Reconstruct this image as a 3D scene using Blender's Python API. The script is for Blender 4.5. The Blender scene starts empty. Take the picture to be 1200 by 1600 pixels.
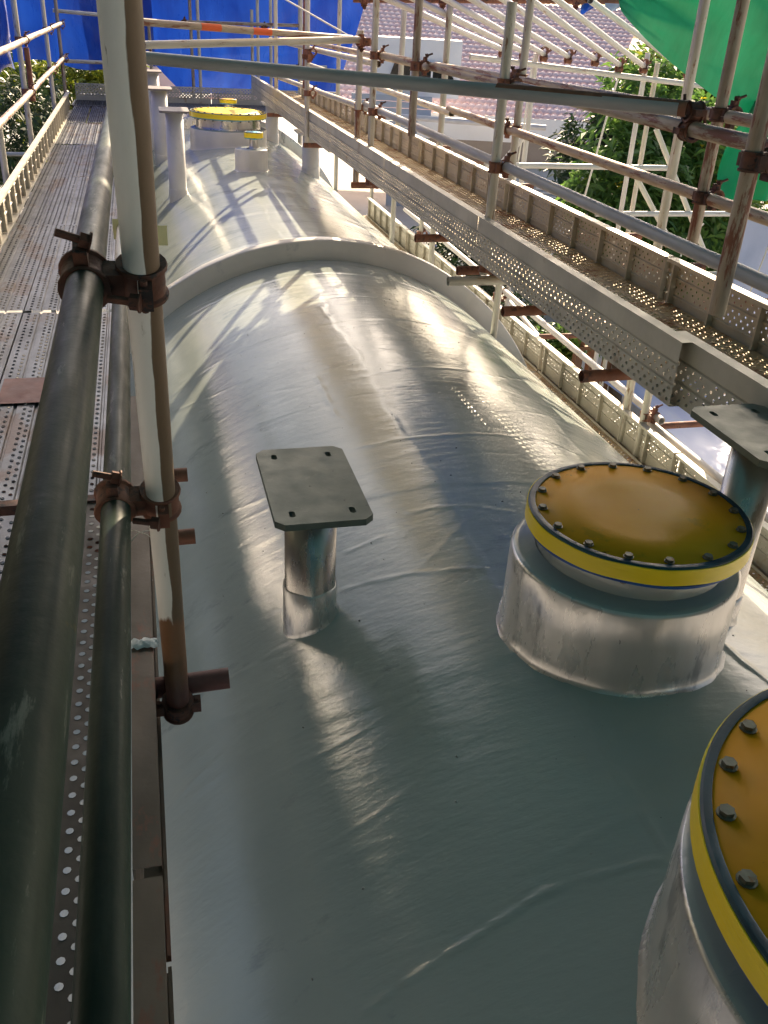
import bpy, math, random
import numpy as np
from mathutils import Vector, Matrix
random.seed(7); RNG = np.random.default_rng(7)
S = bpy.context.scene
COL = S.collection
R = math.radians

# ------------------------------------------------------------------ camera
cam_d = bpy.data.cameras.new('camera'); cam = bpy.data.objects.new('camera', cam_d); COL.objects.link(cam)
F, PX, PY = 1410.0, 600.0, 800.0
vY = Vector((200-PX, -(-2-PY), -F)).normalized()
vZ = -Vector((455-PX, -(3350-PY), -F)).normalized()
vZ = (vZ - vY*vZ.dot(vY)).normalized(); vX = vY.cross(vZ)
cam.matrix_world = Matrix(((vX.x, vX.y, vX.z, 0), (vY.x, vY.y, vY.z, 0), (vZ.x, vZ.y, vZ.z, 0), (0, 0, 0, 1)))
cam_d.sensor_fit = 'VERTICAL'; cam_d.sensor_height = 32.0; cam_d.lens = 32.0*F/1600.0
cam_d.clip_start = 0.05; cam_d.clip_end = 800
S.camera = cam
S.render.resolution_x = 768; S.render.resolution_y = 1024

# ------------------------------------------------------------------ light
SUN = Vector((0.86, 1.60, 1.0)).normalized()          # towards the sun
elev = math.asin(SUN.z); azim = math.atan2(SUN.x, SUN.y)
w = bpy.data.worlds.new('World'); S.world = w; w.use_nodes = True
nt = w.node_tree; bg = nt.nodes['Background']
sky = nt.nodes.new('ShaderNodeTexSky'); sky.sky_type = 'NISHITA'; sky.sun_disc = False
sky.sun_elevation = elev; sky.sun_rotation = azim; sky.dust_density = 5.0; sky.air_density = .8; sky.ozone_density = .6
nt.links.new(sky.outputs[0], bg.inputs[0]); bg.inputs[1].default_value = 0.092
sd = bpy.data.lights.new('sun', 'SUN'); sun = bpy.data.objects.new('sun', sd); COL.objects.link(sun)
sd.energy = 5.0; sd.angle = R(0.5); sd.color = (1.0, 0.80, 0.55)
sun.rotation_euler = SUN.to_track_quat('Z', 'Y').to_euler()
vs = S.view_settings; vs.view_transform = 'Standard'; vs.look = 'None'; vs.exposure = 1.45; vs.gamma = 1; vs.use_curve_mapping = False
S.cycles.max_bounces = 8; S.cycles.diffuse_bounces = 4; S.cycles.glossy_bounces = 4

# ------------------------------------------------------------------ materials
def mat(name, c1, c2=None, scale=6, rough=.5, rough2=None, metal=0, bump=0, bscale=40, spot=None, sthr=.6, sscale=9,
        stretch=(1, 1, 1), trans=0, coat=0, spec=.5, island=False, bstretch=(1, 1, 1), spot2=None, s2thr=.7, s2scale=30, space='Object', bdet=4):
    m = bpy.data.materials.new(name); m.use_nodes = True; t = m.node_tree; N = t.nodes; L = t.links
    p = N['Principled BSDF']; c2 = c2 or c1
    tc = N.new('ShaderNodeTexCoord'); oi = N.new('ShaderNodeObjectInfo')
    mul = N.new('ShaderNodeMath'); mul.operation = 'MULTIPLY'; mul.inputs[1].default_value = 37.0; L.new(oi.outputs['Random'], mul.inputs[0])
    va = N.new('ShaderNodeVectorMath'); va.operation = 'ADD'; L.new(tc.outputs[space], va.inputs[0]); L.new(mul.outputs[0], va.inputs[1])
    def noise(sc, st=(1, 1, 1), det=5, ro=.6):
        mp = N.new('ShaderNodeMapping'); mp.inputs['Scale'].default_value = st; L.new(va.outputs[0], mp.inputs[0])
        n = N.new('ShaderNodeTexNoise'); n.inputs['Scale'].default_value = sc; n.inputs['Detail'].default_value = det; n.inputs['Roughness'].default_value = ro
        L.new(mp.outputs[0], n.inputs['Vector']); return n.outputs['Fac']
    def ramp(f, a, b):
        r = N.new('ShaderNodeMapRange'); r.inputs[1].default_value = a; r.inputs[2].default_value = b; L.new(f, r.inputs[0]); return r.outputs[0]
    def mix(f, a, b):
        x = N.new('ShaderNodeMix'); x.data_type = 'RGBA'; L.new(f, x.inputs[0])
        for i, v in ((6, a), (7, b)):
            if isinstance(v, tuple): x.inputs[i].default_value = (*v, 1)
            else: L.new(v, x.inputs[i])
        return x.outputs[2]
    n1 = noise(scale, stretch)
    if island:
        g = N.new('ShaderNodeNewGeometry'); f = g.outputs['Random Per Island']
    else: f = ramp(n1, .35, .65)
    col = mix(f, c1, c2)
    if spot: col = mix(ramp(noise(sscale, stretch, 8, .7), sthr, sthr+.06), col, spot)
    if spot2: col = mix(ramp(noise(s2scale, (1, 1, 1), 6, .7), s2thr, s2thr+.04), col, spot2)
    L.new(col, p.inputs['Base Color'])
    rr = N.new('ShaderNodeMapRange'); rr.inputs[1].default_value = .3; rr.inputs[2].default_value = .7
    rr.inputs[3].default_value = rough; rr.inputs[4].default_value = rough2 if rough2 is not None else min(1, rough*1.35)
    L.new(noise(scale*2.3, stretch), rr.inputs[0]); L.new(rr.outputs[0], p.inputs['Roughness'])
    p.inputs['Metallic'].default_value = metal; p.inputs['Coat Weight'].default_value = coat; p.inputs['Specular IOR Level'].default_value = spec
    if bump:
        b = N.new('ShaderNodeBump'); b.inputs['Strength'].default_value = 1; b.inputs['Distance'].default_value = bump
        L.new(noise(bscale, bstretch, bdet, .62 if bdet > 4 else .55), b.inputs['Height']); L.new(b.outputs[0], p.inputs['Normal'])
    if trans:
        tr = N.new('ShaderNodeBsdfTranslucent'); L.new(col, tr.inputs[0]); ms = N.new('ShaderNodeMixShader'); ms.inputs[0].default_value = trans
        out = N['Material Output']; L.new(p.outputs[0], ms.inputs[1]); L.new(tr.outputs[0], ms.inputs[2]); L.new(ms.outputs[0], out.inputs['Surface'])
    return m

M = {}
M['coating'] = mat('grey_resin_coating', (.33, .378, .365), (.385, .428, .41), 1.6, .08, .22, bump=.0023, bscale=16, bstretch=(.45, 1.3, .45), bdet=7, spot=(.26, .305, .30), sthr=.57, sscale=2.2, stretch=(.6, 1.2, .6), spec=.6, spot2=(.46, .47, .46), s2thr=.74, s2scale=26)
M['coat_collar'] = mat('silvery_collar_coating', (.54, .53, .52), (.64, .63, .61), 6, .20, .40, metal=.6, bump=.0030, bscale=11, bstretch=(1, 1, .4), spot=(.33, .33, .33), sthr=.58, sscale=7, stretch=(1, 1, .3), spec=.6)
M['steel'] = mat('brushed_steel', (.42, .40, .38), (.56, .54, .51), 7, .22, .38, metal=.9, bump=.0002, bscale=200, spot=(.33, .30, .26), sthr=.6, sscale=20, stretch=(1, 1, .25))
M['plate'] = mat('dull_green_steel_plate', (.10, .125, .10), (.165, .185, .155), 7, .42, .6, metal=.2, bump=.0005, bscale=60, stretch=(1, 1, 1), spot=(.20, .21, .18), sthr=.60, sscale=9, spot2=(.06, .06, .05), s2thr=.66, s2scale=22)
M['ring'] = mat('pale_ring_coating', (.53, .52, .50), (.61, .595, .57), 3, .3, .45, bump=.0012, bscale=20, spot=(.44, .44, .45), sthr=.6, sscale=4)
M['cap_grey'] = mat('brown_grey_cap_plate', (.17, .15, .145), (.24, .215, .205), 7, .45, .6, metal=.2)
M['amber'] = mat('amber_painted_steel', (.86, .35, .004), (.92, .41, .006), 3, .40, .58, bump=.0005, bscale=22, spot=(.70, .32, .01), sthr=.60, sscale=5, spot2=(.34, .15, .02), s2thr=.63, s2scale=7, spec=.2)
M['tape'] = mat('yellow_tape', (.93, .67, .010), (.96, .73, .02), 4, .28, .4, bump=.0012, bscale=60, bstretch=(.15, .15, 3))
M['navy'] = mat('navy_gasket', (.006, .03, .05), (.015, .06, .09), 9, .3, .5, bump=.0006, bscale=70)
M['blue_wrap'] = mat('blue_plastic_wrap', (.01, .06, .30), (.02, .12, .42), 9, .25, .5, bump=.001, bscale=70)
M['cyan_wrap'] = mat('light_blue_wrap', (.05, .33, .50), (.08, .42, .55), 9, .3, .5, bump=.001, bscale=70)
M['bolt'] = mat('dull_zinc_bolt', (.16, .15, .12), (.26, .245, .20), 40, .4, .6, metal=.6, spot=(.20, .11, .05), sthr=.58, sscale=60)
M['green_tube'] = mat('green_galvanised_tube', (.010, .023, .017), (.036, .054, .040), 5, .36, .55, metal=.0, spec=.12, bump=.0006, bscale=60, stretch=(4, 4, .7), spot=(.14, .15, .125), sthr=.60, sscale=10, spot2=(.08, .075, .03), s2thr=.66, s2scale=7)
M['white_tube'] = mat('white_painted_tube', (.62, .58, .50), (.72, .69, .62), 8, .42, .6, bump=.0006, bscale=80, stretch=(1, 1, .15), spot=(.20, .16, .11), sthr=.60, sscale=9, spot2=(.14, .09, .05), s2thr=.70, s2scale=30)
M['rust'] = mat('rusty_steel', (.17, .065, .04), (.26, .11, .065), 12, .6, .85, bump=.0012, bscale=90, spot=(.09, .045, .035), sthr=.55, sscale=20, spot2=(.35, .22, .15), s2thr=.68)
M['darkrust'] = mat('dark_rusty_fitting', (.07, .035, .028), (.16, .06, .035), 18, .5, .8, metal=.25, bump=.0015, bscale=90, spot=(.03, .025, .025), sthr=.55, sscale=30)
M['galv'] = mat('weathered_galvanised_tube', (.44, .41, .35), (.58, .55, .48), 7, .4, .6, metal=.35, bump=.0008, bscale=60, stretch=(4, 4, .7), spot=(.24, .14, .08), sthr=.58, sscale=8, spot2=(.15, .07, .04), s2thr=.70)
M['paletube'] = mat('pale_painted_tube', (.55, .52, .50), (.68, .65, .63), 7, .4, .6, bump=.0004, bscale=60, stretch=(4, 4, .7), spot=(.42, .25, .2), sthr=.62, sscale=6)
M['greytube'] = mat('grey_painted_tube', (.30, .30, .31), (.40, .40, .42), 5, .35, .55, bump=.0008, bscale=50, stretch=(4, 4, .7), spot=(.30, .18, .16), sthr=.63, sscale=5)
M['browntube'] = mat('brown_rusted_tube', (.30, .235, .18), (.45, .38, .30), 7, .4, .65, metal=.3, bump=.0008, bscale=60, stretch=(4, 4, .7), spot=(.20, .08, .05), sthr=.52, sscale=6, spot2=(.5, .42, .33), s2thr=.68, s2scale=20)
M['deck'] = mat('galvanised_deck_steel', (.075, .08, .092), (.15, .16, .18), 5, .28, .5, metal=.6, bump=.0008, bscale=50, stretch=(1, .5, 1), spot=(.085, .06, .05), sthr=.54, sscale=3.5, spot2=(.16, .085, .05), s2thr=.68, s2scale=40)
M['darkdeck'] = mat('dark_dirty_deck_steel', (.055, .048, .042), (.10, .085, .075), 6, .45, .7, metal=.3, bump=.0008, bscale=50, spot=(.13, .12, .11), sthr=.66, sscale=9)
M['toeboard'] = mat('pale_toe_board_steel', (.40, .375, .315), (.54, .50, .415), 3.5, .42, .6, metal=.15, bump=.0016, bscale=14, spot=(.36, .28, .20), sthr=.60, sscale=4, spot2=(.70, .68, .62), s2thr=.68, s2scale=14)
M['rustdeck'] = mat('rust_stained_deck', (.42, .29, .155), (.52, .42, .27), 5, .45, .7, metal=.2, bump=.0008, bscale=50, spot=(.28, .12, .04), sthr=.55, sscale=6)
M['redpaint'] = mat('red_brown_primer', (.16, .06, .055), (.24, .10, .085), 8, .5, .7, bump=.0006, bscale=60)
M['blue_tarp'] = mat('blue_tarpaulin', (.006, .035, .30), (.014, .075, .46), 1.6, .22, .4, bump=.018, bscale=2.6, bstretch=(1.4, 1, .4), trans=.22, spot=(.10, .18, .55), sthr=.66, sscale=3.5, stretch=(1.5, 1, .4))
M['warm_fill_tarp'] = mat('cream_fill_tarpaulin', (.66, .56, .42), (.74, .64, .48), 1.2, .4, .6, bump=.01, bscale=3, trans=.6)  # translucent, for the added overhead strips that glow warm onto the tank
M['roof_tarp'] = mat('blue_grey_roof_tarpaulin', (.025, .12, .16), (.035, .15, .19), 1.2, .4, .6, bump=.008, bscale=3, trans=.20)
M['side_blocker'] = mat('grey_green_blocker_tarpaulin', (.11, .115, .09), (.14, .145, .115), 1.2, .4, .6, bump=.008, bscale=3, trans=.18)  # for the added near-left curtain that holds back side light
M['green_tarp'] = mat('green_tarpaulin', (.003, .12, .05), (.007, .18, .085), 2.2, .3, .5, bump=.02, bscale=2.4, bstretch=(1.5, 1, .5), trans=.22, spot=(.02, .12, .07), sthr=.60, sscale=3, stretch=(1.5, 1, .5))
M['pale_sheet'] = mat('pale_blue_sheet', (.27, .34, .55), (.34, .41, .62), 1.5, .35, .5, bump=.006, bscale=4, trans=.2, spot=(.36, .42, .58), sthr=.58, sscale=3, stretch=(1, .25, 1))
M['tile'] = mat('pink_roof_tile', (.84, .56, .52), (.92, .70, .66), 1.5, .45, .6, island=False)
M['white_wall'] = mat('white_painted_wall', (.72, .72, .72), (.80, .80, .80), 1, .6, .8, bump=.002, bscale=20)
M['blue_wall'] = mat('pale_blue_grey_wall', (.34, .38, .44), (.40, .44, .50), 1, .6, .8, bump=.002, bscale=20)
M['tan_wall'] = mat('brown_grey_wall', (.26, .22, .19), (.32, .27, .23), 1, .6, .8)
M['glass'] = mat('dark_window_glass', (.012, .013, .016), None, 3, .08, .15)
M['timber'] = mat('brown_timber', (.27, .13, .075), (.38, .21, .13), 6, .55, .8, bump=.002, bscale=40, stretch=(1, 1, .15))
M['bark'] = mat('grey_brown_bark', (.10, .07, .05), (.17, .13, .10), 8, .8, .95, bump=.01, bscale=20, stretch=(1, 1, .3))
M['leaf'] = mat('green_leaf', (.055, .14, .03), (.17, .30, .06), 2, .4, .55, island=True, trans=.45)
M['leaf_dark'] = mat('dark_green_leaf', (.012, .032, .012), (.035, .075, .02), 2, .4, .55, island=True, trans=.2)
M['leaf_yellow'] = mat('yellow_green_leaf', (.10, .17, .02), (.36, .38, .04), 2, .4, .55, island=True, trans=.35)
M['flower'] = mat('yellow_flower', (.75, .55, .02), (.85, .68, .05), 2, .5, .6, island=True, trans=.3)
M['concrete'] = mat('yard_concrete', (.36, .35, .33), (.44, .43, .41), .6, .75, .9, bump=.004, bscale=6, spot=(.28, .27, .25), sthr=.6, sscale=1.2)
M['rope'] = mat('white_rope', (.70, .68, .62), None, 5, .7, .9)
M['paper'] = mat('yellow_paper', (.78, .70, .36), (.82, .75, .42), 3, .6, .8)
M['terracotta'] = mat('terracotta_pot', (.35, .15, .09), None, 5, .7, .9)
M['orange'] = mat('orange_band', (.70, .12, .03), None, 5, .5, .7)
M['hole'] = mat('dark_slot', (.01, .01, .01), None, 5, .7, .9)

def split_paint():
    m = mat('white_paint_over_brown_tube', (.82, .80, .75), (.88, .86, .82), 8, .42, .6, bump=.0006, bscale=80, stretch=(4, 4, .6), spot=(.30, .26, .20), sthr=.62, sscale=9)
    t = m.node_tree; N = t.nodes; L = t.links; p = N['Principled BSDF']; src = p.inputs['Base Color'].links[0].from_socket
    tc = N.new('ShaderNodeTexCoord'); sx = N.new('ShaderNodeSeparateXYZ'); L.new(tc.outputs['Object'], sx.inputs[0])
    mp = N.new('ShaderNodeMapping'); mp.inputs['Scale'].default_value = (30, 30, 3.5); L.new(tc.outputs['Object'], mp.inputs[0])
    n = N.new('ShaderNodeTexNoise'); n.inputs['Scale'].default_value = 1.6; n.inputs['Detail'].default_value = 8; L.new(mp.outputs[0], n.inputs['Vector'])
    def edge(axis, thr, amp, wdt):
        a = N.new('ShaderNodeMath'); a.operation = 'MULTIPLY_ADD'; a.inputs[1].default_value = amp; L.new(n.outputs[0], a.inputs[0]); L.new(sx.outputs[axis], a.inputs[2])
        r = N.new('ShaderNodeMapRange'); r.inputs[1].default_value = thr+amp*.5; r.inputs[2].default_value = thr+amp*.5+wdt; L.new(a.outputs[0], r.inputs[0]); return r.outputs[0]
    def mixc(f, a, b):
        x = N.new('ShaderNodeMix'); x.data_type = 'RGBA'; L.new(f, x.inputs[0]); L.new(a, x.inputs[6]); x.inputs[7].default_value = (*b, 1); return x.outputs[2]
    c = mixc(edge(0, .0030, .017, .0012), src, (.17, .11, .065))
    g = N.new('ShaderNodeMath'); g.operation = 'MULTIPLY'; g.inputs[1].default_value = -1; L.new(sx.outputs[2], g.inputs[0]); sx2 = N.new('ShaderNodeCombineXYZ')
    a = N.new('ShaderNodeMath'); a.operation = 'MULTIPLY_ADD'; a.inputs[1].default_value = .12; L.new(n.outputs[0], a.inputs[0]); L.new(g.outputs[0], a.inputs[2])
    r = N.new('ShaderNodeMapRange'); r.inputs[1].default_value = -.30; r.inputs[2].default_value = -.285; L.new(a.outputs[0], r.inputs[0])
    c = mixc(r.outputs[0], c, (.24, .12, .06)); 
    r = N.new('ShaderNodeMapRange'); r.inputs[1].default_value = -.12; r.inputs[2].default_value = -.02; L.new(a.outputs[0], r.inputs[0])
    c = mixc(r.outputs[0], c, (.13, .055, .045)); L.new(c, p.inputs['Base Color']); return m
M['split'] = split_paint()
# ------------------------------------------------------------------ helpers
WL = {}   # world location of a root
def tag(o, label=None, cat=None, group=None, kind=None):
    if label: o['label'] = label
    if cat: o['category'] = cat
    if group: o['group'] = group
    if kind: o['kind'] = kind
    return o
def thing(name, label, cat, loc=(0, 0, 0), group=None):
    o = bpy.data.objects.new(name, None); COL.objects.link(o); o.location = loc; o.empty_display_size = .2
    tag(o, label, cat, group); WL[o] = Vector(loc); return o
def link(name, me, m=None, parent=None, loc=(0, 0, 0), rot=None, kind=None):
    """loc is world position for a child of a root, local for a sub-part"""
    o = bpy.data.objects.new(name, me); COL.objects.link(o)
    if m and not me.materials: me.materials.append(m)
    l = Vector(loc)
    if parent is not None:
        o.parent = parent
        if parent in WL: l = l - WL[parent]
    if isinstance(rot, Matrix): o.matrix_local = Matrix.Translation(l) @ rot.to_4x4()
    else:
        o.location = l
        if rot: o.rotation_euler = rot
    if kind: o['kind'] = kind
    return o
def mesh(vs, fs, smooth=False, name='mesh'):
    me = bpy.data.meshes.new(name); me.from_pydata([tuple(v) for v in vs], [], [tuple(f) for f in fs]); me.validate(); me.update()
    if smooth: me.shade_smooth()
    return me
def fast_mesh(V, Q):
    """V (n,3), Q (m,k) numpy"""
    me = bpy.data.meshes.new('mesh'); n, k = Q.shape
    me.vertices.add(len(V)); me.vertices.foreach_set('co', V.astype(np.float32).ravel())
    me.loops.add(n*k); me.loops.foreach_set('vertex_index', Q.astype(np.int32).ravel())
    me.polygons.add(n); me.polygons.foreach_set('loop_start', np.arange(0, n*k, k, dtype=np.int32))
    me.update(calc_edges=True); return me
def auto(o_or_me, ang=35):
    me = o_or_me
    me.shade_smooth()
    try: me.set_sharp_from_angle(angle=R(ang))
    except Exception: pass
    return me
def lathe(prof, n=24, cap=False, closed=False):
    V = []; Fc = []
    for i in range(n):
        a = 2*math.pi*i/n
        for r, z in prof: V.append((r*math.cos(a), r*math.sin(a), z))
    k = len(prof)
    for i in range(n):
        j = (i+1) % n
        for q in range(k if closed else k-1):
            q2 = (q+1) % k
            Fc.append((i*k+q, j*k+q, j*k+q2, i*k+q2))
    return V, Fc
_tube = {}
def tube_mesh(L, r, m, n=18):
    """hollow scaffold tube along +Z with slightly uneven wall"""
    t = .0036; rings = max(2, int(L/.25)+1)
    prof = [(r-t, .06), (r-t, 0)] + [(r, L*i/(rings-1)) for i in range(rings)] + [(r-t, L), (r-t, L-.06)]
    V, Fc = lathe(prof, n); ph = random.random()*9
    V = [(x+.0012*math.sin(z*1.9+ph), y+.0012*math.cos(z*1.3+ph), z) for x, y, z in V]
    # inner plug discs, recessed
    b = len(V); k = len(prof)
    Fc.append(tuple(i*k for i in range(n))[::-1]); Fc.append(tuple(i*k+k-1 for i in range(n)))
    me = mesh(V, Fc); auto(me, 50); me.materials.append(m); return me
def tube(name, p0, p1, m, parent, r=.02415, n=18):
    p0, p1 = Vector(p0), Vector(p1); d = p1-p0
    me = tube_mesh(d.length, r, m, n)
    return link(name, me, None, parent, p0, d.to_track_quat('Z', 'Y').to_matrix())
def bx(V, Fc, x0, x1, y0, y1, z0, z1):
    b = len(V)
    V += [(x0, y0, z0), (x1, y0, z0), (x1, y1, z0), (x0, y1, z0), (x0, y0, z1), (x1, y0, z1), (x1, y1, z1), (x0, y1, z1)]
    Fc += [tuple(b+i for i in f) for f in ((3, 2, 1, 0), (4, 5, 6, 7), (0, 1, 5, 4), (1, 2, 6, 5), (2, 3, 7, 6), (3, 0, 4, 7))]
def box(name, a, b, m, parent=None, bevel=.0, kind=None):
    c = [(a[i]+b[i])/2 for i in range(3)]; h = [abs(b[i]-a[i])/2 for i in range(3)]
    V, Fc = [], []; bx(V, Fc, -h[0], h[0], -h[1], h[1], -h[2], h[2]); me = mesh(V, Fc)
    if bevel:
        import bmesh
        bm = bmesh.new(); bm.from_mesh(me); bmesh.ops.bevel(bm, geom=bm.edges[:], offset=bevel, segments=2, affect='EDGES'); bm.to_mesh(me); bm.free()
    return link(name, me, m, parent, c, kind=kind)

# hex bolt with washer and threaded end (axis +Z)
def hexbolt(r=.009, h=.007, stem=.0):
    V, Fc = [], []
    def prism(n, r, z0, z1):
        b = len(V)
        for z in (z0, z1):
            for i in range(n): V.append((r*math.cos(2*math.pi*i/n), r*math.sin(2*math.pi*i/n), z))
        Fc.extend([(b+i, b+(i+1) % n, b+n+(i+1) % n, b+n+i) for i in range(n)]); Fc.append(tuple(b+n+i for i in range(n))); Fc.append(tuple(b+i for i in range(n))[::-1])
    prism(12, r*1.25, 0, .0022); prism(6, r, .0024, .0024+h)
    if stem: prism(8, r*.5, .0024+h, .0024+h+stem)
    me = mesh(V, Fc); return me
BOLT = hexbolt(.0125, .008); BOLT.materials.append(M['bolt'])
NUT = hexbolt(.011, .012, .03); NUT.materials.append(M['darkrust'])
# coupler: sleeve A around local Z at origin, sleeve B around local Y at x=+0.058
def coupler_mesh(m, ox=.058):
    V, Fc = [], []
    def sleeve(cx, axis, r0=.0246, r1=.0325, hh=.026):
        prof = [(r0, -hh), (r1+.001, -hh), (r1+.002, -hh+.002), (r1+.002, -hh+.006), (r1-.002, -hh+.009), (r1-.002, hh-.009), (r1+.002, hh-.006), (r1+.002, hh-.002), (r1+.001, hh), (r0, hh)]
        v, f = lathe(prof, 20, closed=True); b = len(V)
        for x, y, z in v:
            if axis == 'z': V.append((x+cx, y, z))
            else: V.append((x+cx, z, y))
        Fc.extend([tuple(b+i for i in q) for q in f])
    sleeve(0, 'z'); sleeve(ox, 'y')
    bx(V, Fc, .024, ox-.022, -.018, .018, -.018, .018)
    # hinge lug and bolt lug of each half
    bx(V, Fc, -.012, .006, .030, .052, -.017, .017); bx(V, Fc, -.010, .010, -.050, -.030, -.020, .020)
    bx(V, Fc, ox-.008, ox+.010, -.017, .017, .030, .052); bx(V, Fc, ox-.010, ox+.010, -.020, .020, -.050, -.030)
    for c_ in ((-.001, .041), (.0, -.042)):      # hinge pin and clamp bolt shank
        v, f = lathe([(.001, -.024), (.005, -.024), (.005, .024), (.001, .024)], 8); b = len(V); V += [(x+c_[0], y+c_[1], z) for x, y, z in v]; Fc += [tuple(b+i for i in q) for q in f]
    me = mesh(V, Fc); auto(me, 40); me.materials.append(m); return me
COUP = coupler_mesh(M['rust']); COUPD = coupler_mesh(M['darkrust'])
COUPW = coupler_mesh(M['rust'], .075); COUPWD = coupler_mesh(M['darkrust'], .075)
def coupler(parent, pos, a=(0, 0, 1), b=(0, 1, 0), off=None, me=None):
    a, b = Vector(a).normalized(), Vector(b).normalized()
    o_ = Vector(off).normalized() if off else b.cross(a)
    b = a.cross(o_)
    rot = Matrix((o_, b, a)).transposed()
    c = link('coupler', me or COUP, None, parent, pos, rot)
    for loc, rr in (((.004, .056, 0), (R(90), 0, R(75))), ((.062, 0, .056), (0, R(70), 0))):
        link('coupler_bolt', NUT, None, c, loc, rr)
    return c

# perforated channel plank: length along Y (0..L), width along X (0..W), top face +Z
def plank_mesh(L=2.0, bands=None, pitch=.045, hr=.0065, flange=.045, stiff=False, m=None, lip=.002):
    V, Fc = [], []
    x = 0
    W = sum(b[1] for b in bands)
    for kind, wd in bands:
        if kind == 'flat':
            b = len(V); V += [(x, 0, 0), (x+wd, 0, 0), (x+wd, L, 0), (x, L, 0)]; Fc.append((b, b+1, b+2, b+3))
        elif kind == 'groove':
            g = .007; b = len(V)
            xs = [(x, 0), (x+wd*.3, -g), (x+wd*.7, -g), (x+wd, 0)]
            for yy in (0, L): V += [(a, yy, c) for a, c in xs]
            Fc += [(b+i, b+i+1, b+5+i, b+4+i) for i in range(3)]
        else:
            nr = int(kind); rw = wd/nr
            for rI in range(nr):
                x0 = x+rI*rw; cxx = x0+rw/2; n = int(L/pitch); st = L/n; sh = (rI % 2)*st/2
                edges = [0.0]+[sh+st*i for i in range(1 if sh == 0 else 0, n+1)]
                edges = [e for e in edges if e < L-1e-6]+[L]
                for y0, y1 in zip(edges[:-1], edges[1:]):
                    b = len(V)
                    if y1-y0 < st*.9 or random.random() < .012:
                        V += [(x0, y0, 0), (x0+rw, y0, 0), (x0+rw, y1, 0), (x0, y1, 0)]; Fc.append((b, b+1, b+2, b+3)); continue
                    cy = (y0+y1)/2; xm = x0+rw/2; r_ = min(hr, rw*.42)
                    V += [(x0+rw, cy, 0), (x0+rw, y1, 0), (xm, y1, 0), (x0, y1, 0), (x0, cy, 0), (x0, y0, 0), (xm, y0, 0), (x0+rw, y0, 0)]
                    V += [(cxx+r_*math.cos(i*math.pi/4), cy+r_*math.sin(i*math.pi/4), 0) for i in range(8)]
                    Fc += [(b+i, b+(i+1) % 8, b+8+(i+1) % 8, b+8+i) for i in range(8)]
                    if lip:
                        V += [(cxx+r_*.86*math.cos(i*math.pi/4), cy+r_*.86*math.sin(i*math.pi/4), lip) for i in range(8)]
                        Fc += [(b+8+i, b+8+(i+1) % 8, b+16+(i+1) % 8, b+16+i) for i in range(8)]
        x += wd
    # side flanges with returned lip
    for x0, d in ((0, 1), (W, -1)):
        b = len(V); xs = [(x0, 0), (x0, -flange), (x0+d*.016, -flange), (x0+d*.016, -flange+.006)]
        for yy in (0, L): V += [(a, yy, c) for a, c in xs]
        Fc += [(b+i, b+i+1, b+5+i, b+4+i) for i in range(3)]
    if stiff:
        n = int(L/.33)
        for i in range(n+1):
            y = .03+(L-.06)*i/n
            bx(V, Fc, .004, W-.004, y-.007, y+.007, -flange+.018, -.001)
    me = mesh(V, Fc); me.materials.append(m); return me
B_TOE = [('flat', .010), ('3', .066), ('groove', .012), ('3', .066), ('groove', .012), ('flat', .062), ('flat', .012)]
B_DECK = [('flat', .012), ('2', .062), ('groove', .014), ('flat', .018), ('2', .044), ('groove', .014), ('2', .062), ('flat', .012)]
PL = {
 'toe': plank_mesh(2.0, B_TOE, .045, .0078, m=M['toeboard']),
 'toe_r': plank_mesh(2.0, B_TOE[::-1], .045, .0062, m=M['toeboard']),
 'toe_stiff': plank_mesh(2.0, B_TOE, .045, .0050, stiff=True, m=M['toeboard'], lip=0),
 'toe_low': plank_mesh(2.0, B_TOE, .045, .0028, stiff=True, m=M['toeboard'], lip=0),
 'toe_short': plank_mesh(1.0, B_TOE, .05, .0100, m=M['toeboard']),
 'deck': plank_mesh(2.0, B_DECK, .045, .0068, m=M['deck'], lip=.0025),
 'deck_dark': plank_mesh(2.6, [('flat', .012), ('2', .062), ('groove', .014), ('flat', .018), ('2', .044), ('groove', .014), ('flat', .012), ('2', .044), ('flat', .018)], .045, .0088, m=M['darkdeck'], lip=.001),
 'deck_rust': plank_mesh(2.0, [('flat', .008), ('4', .092), ('groove', .012), ('4', .092), ('flat', .008)], .040, .0082, flange=.032, m=M['rustdeck'], lip=.002),
 'deck_grey': plank_mesh(2.0, [('flat', .008), ('4', .092), ('groove', .012), ('4', .092), ('flat', .008)], .036, .0075, m=M['deck'], lip=.002),
}
def put(name, key, loc, rot, parent, lab=None):
    o = link(name, PL[key], None, parent, loc, rot)
    if lab: o['label'] = lab
    return o
NEG = (0, R(-90), 0)   # face towards -X, local +X becomes +Z
POS = (0, R(90), 0)    # face towards +X, local +X becomes -Z

def cloth(fn, nu, nv, m, name, label, cat='tarpaulin', thick=0, parent=None):
    u, v = np.meshgrid(np.linspace(0, 1, nu), np.linspace(0, 1, nv), indexing='ij')
    P = np.stack(fn(u, v), -1).reshape(-1, 3)
    i, j = np.meshgrid(np.arange(nu-1), np.arange(nv-1), indexing='ij'); a = (i*nv+j).ravel()
    Q = np.stack([a, a+nv, a+nv+1, a+1], 1); me = fast_mesh(P, Q); me.shade_smooth()
    o = link(name, me, m, parent); 
    if parent is None: tag(o, label, cat)
    return o
def wr(u, v, amp, k=5, seed=0, su=1., sv=1.):
    g = np.random.default_rng(seed); out = 0*u
    for i in range(k):
        a, b, p = g.uniform(-14, 14)*su, g.uniform(-14, 14)*sv, g.uniform(0, 6.28); q = np.sin(a*u+b*v+p+1.2*np.sin(3*v+p))
        out = out+np.sign(q)*np.abs(q)**.7/(1+.08*(abs(a)+abs(b)))
    return out*amp

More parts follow.
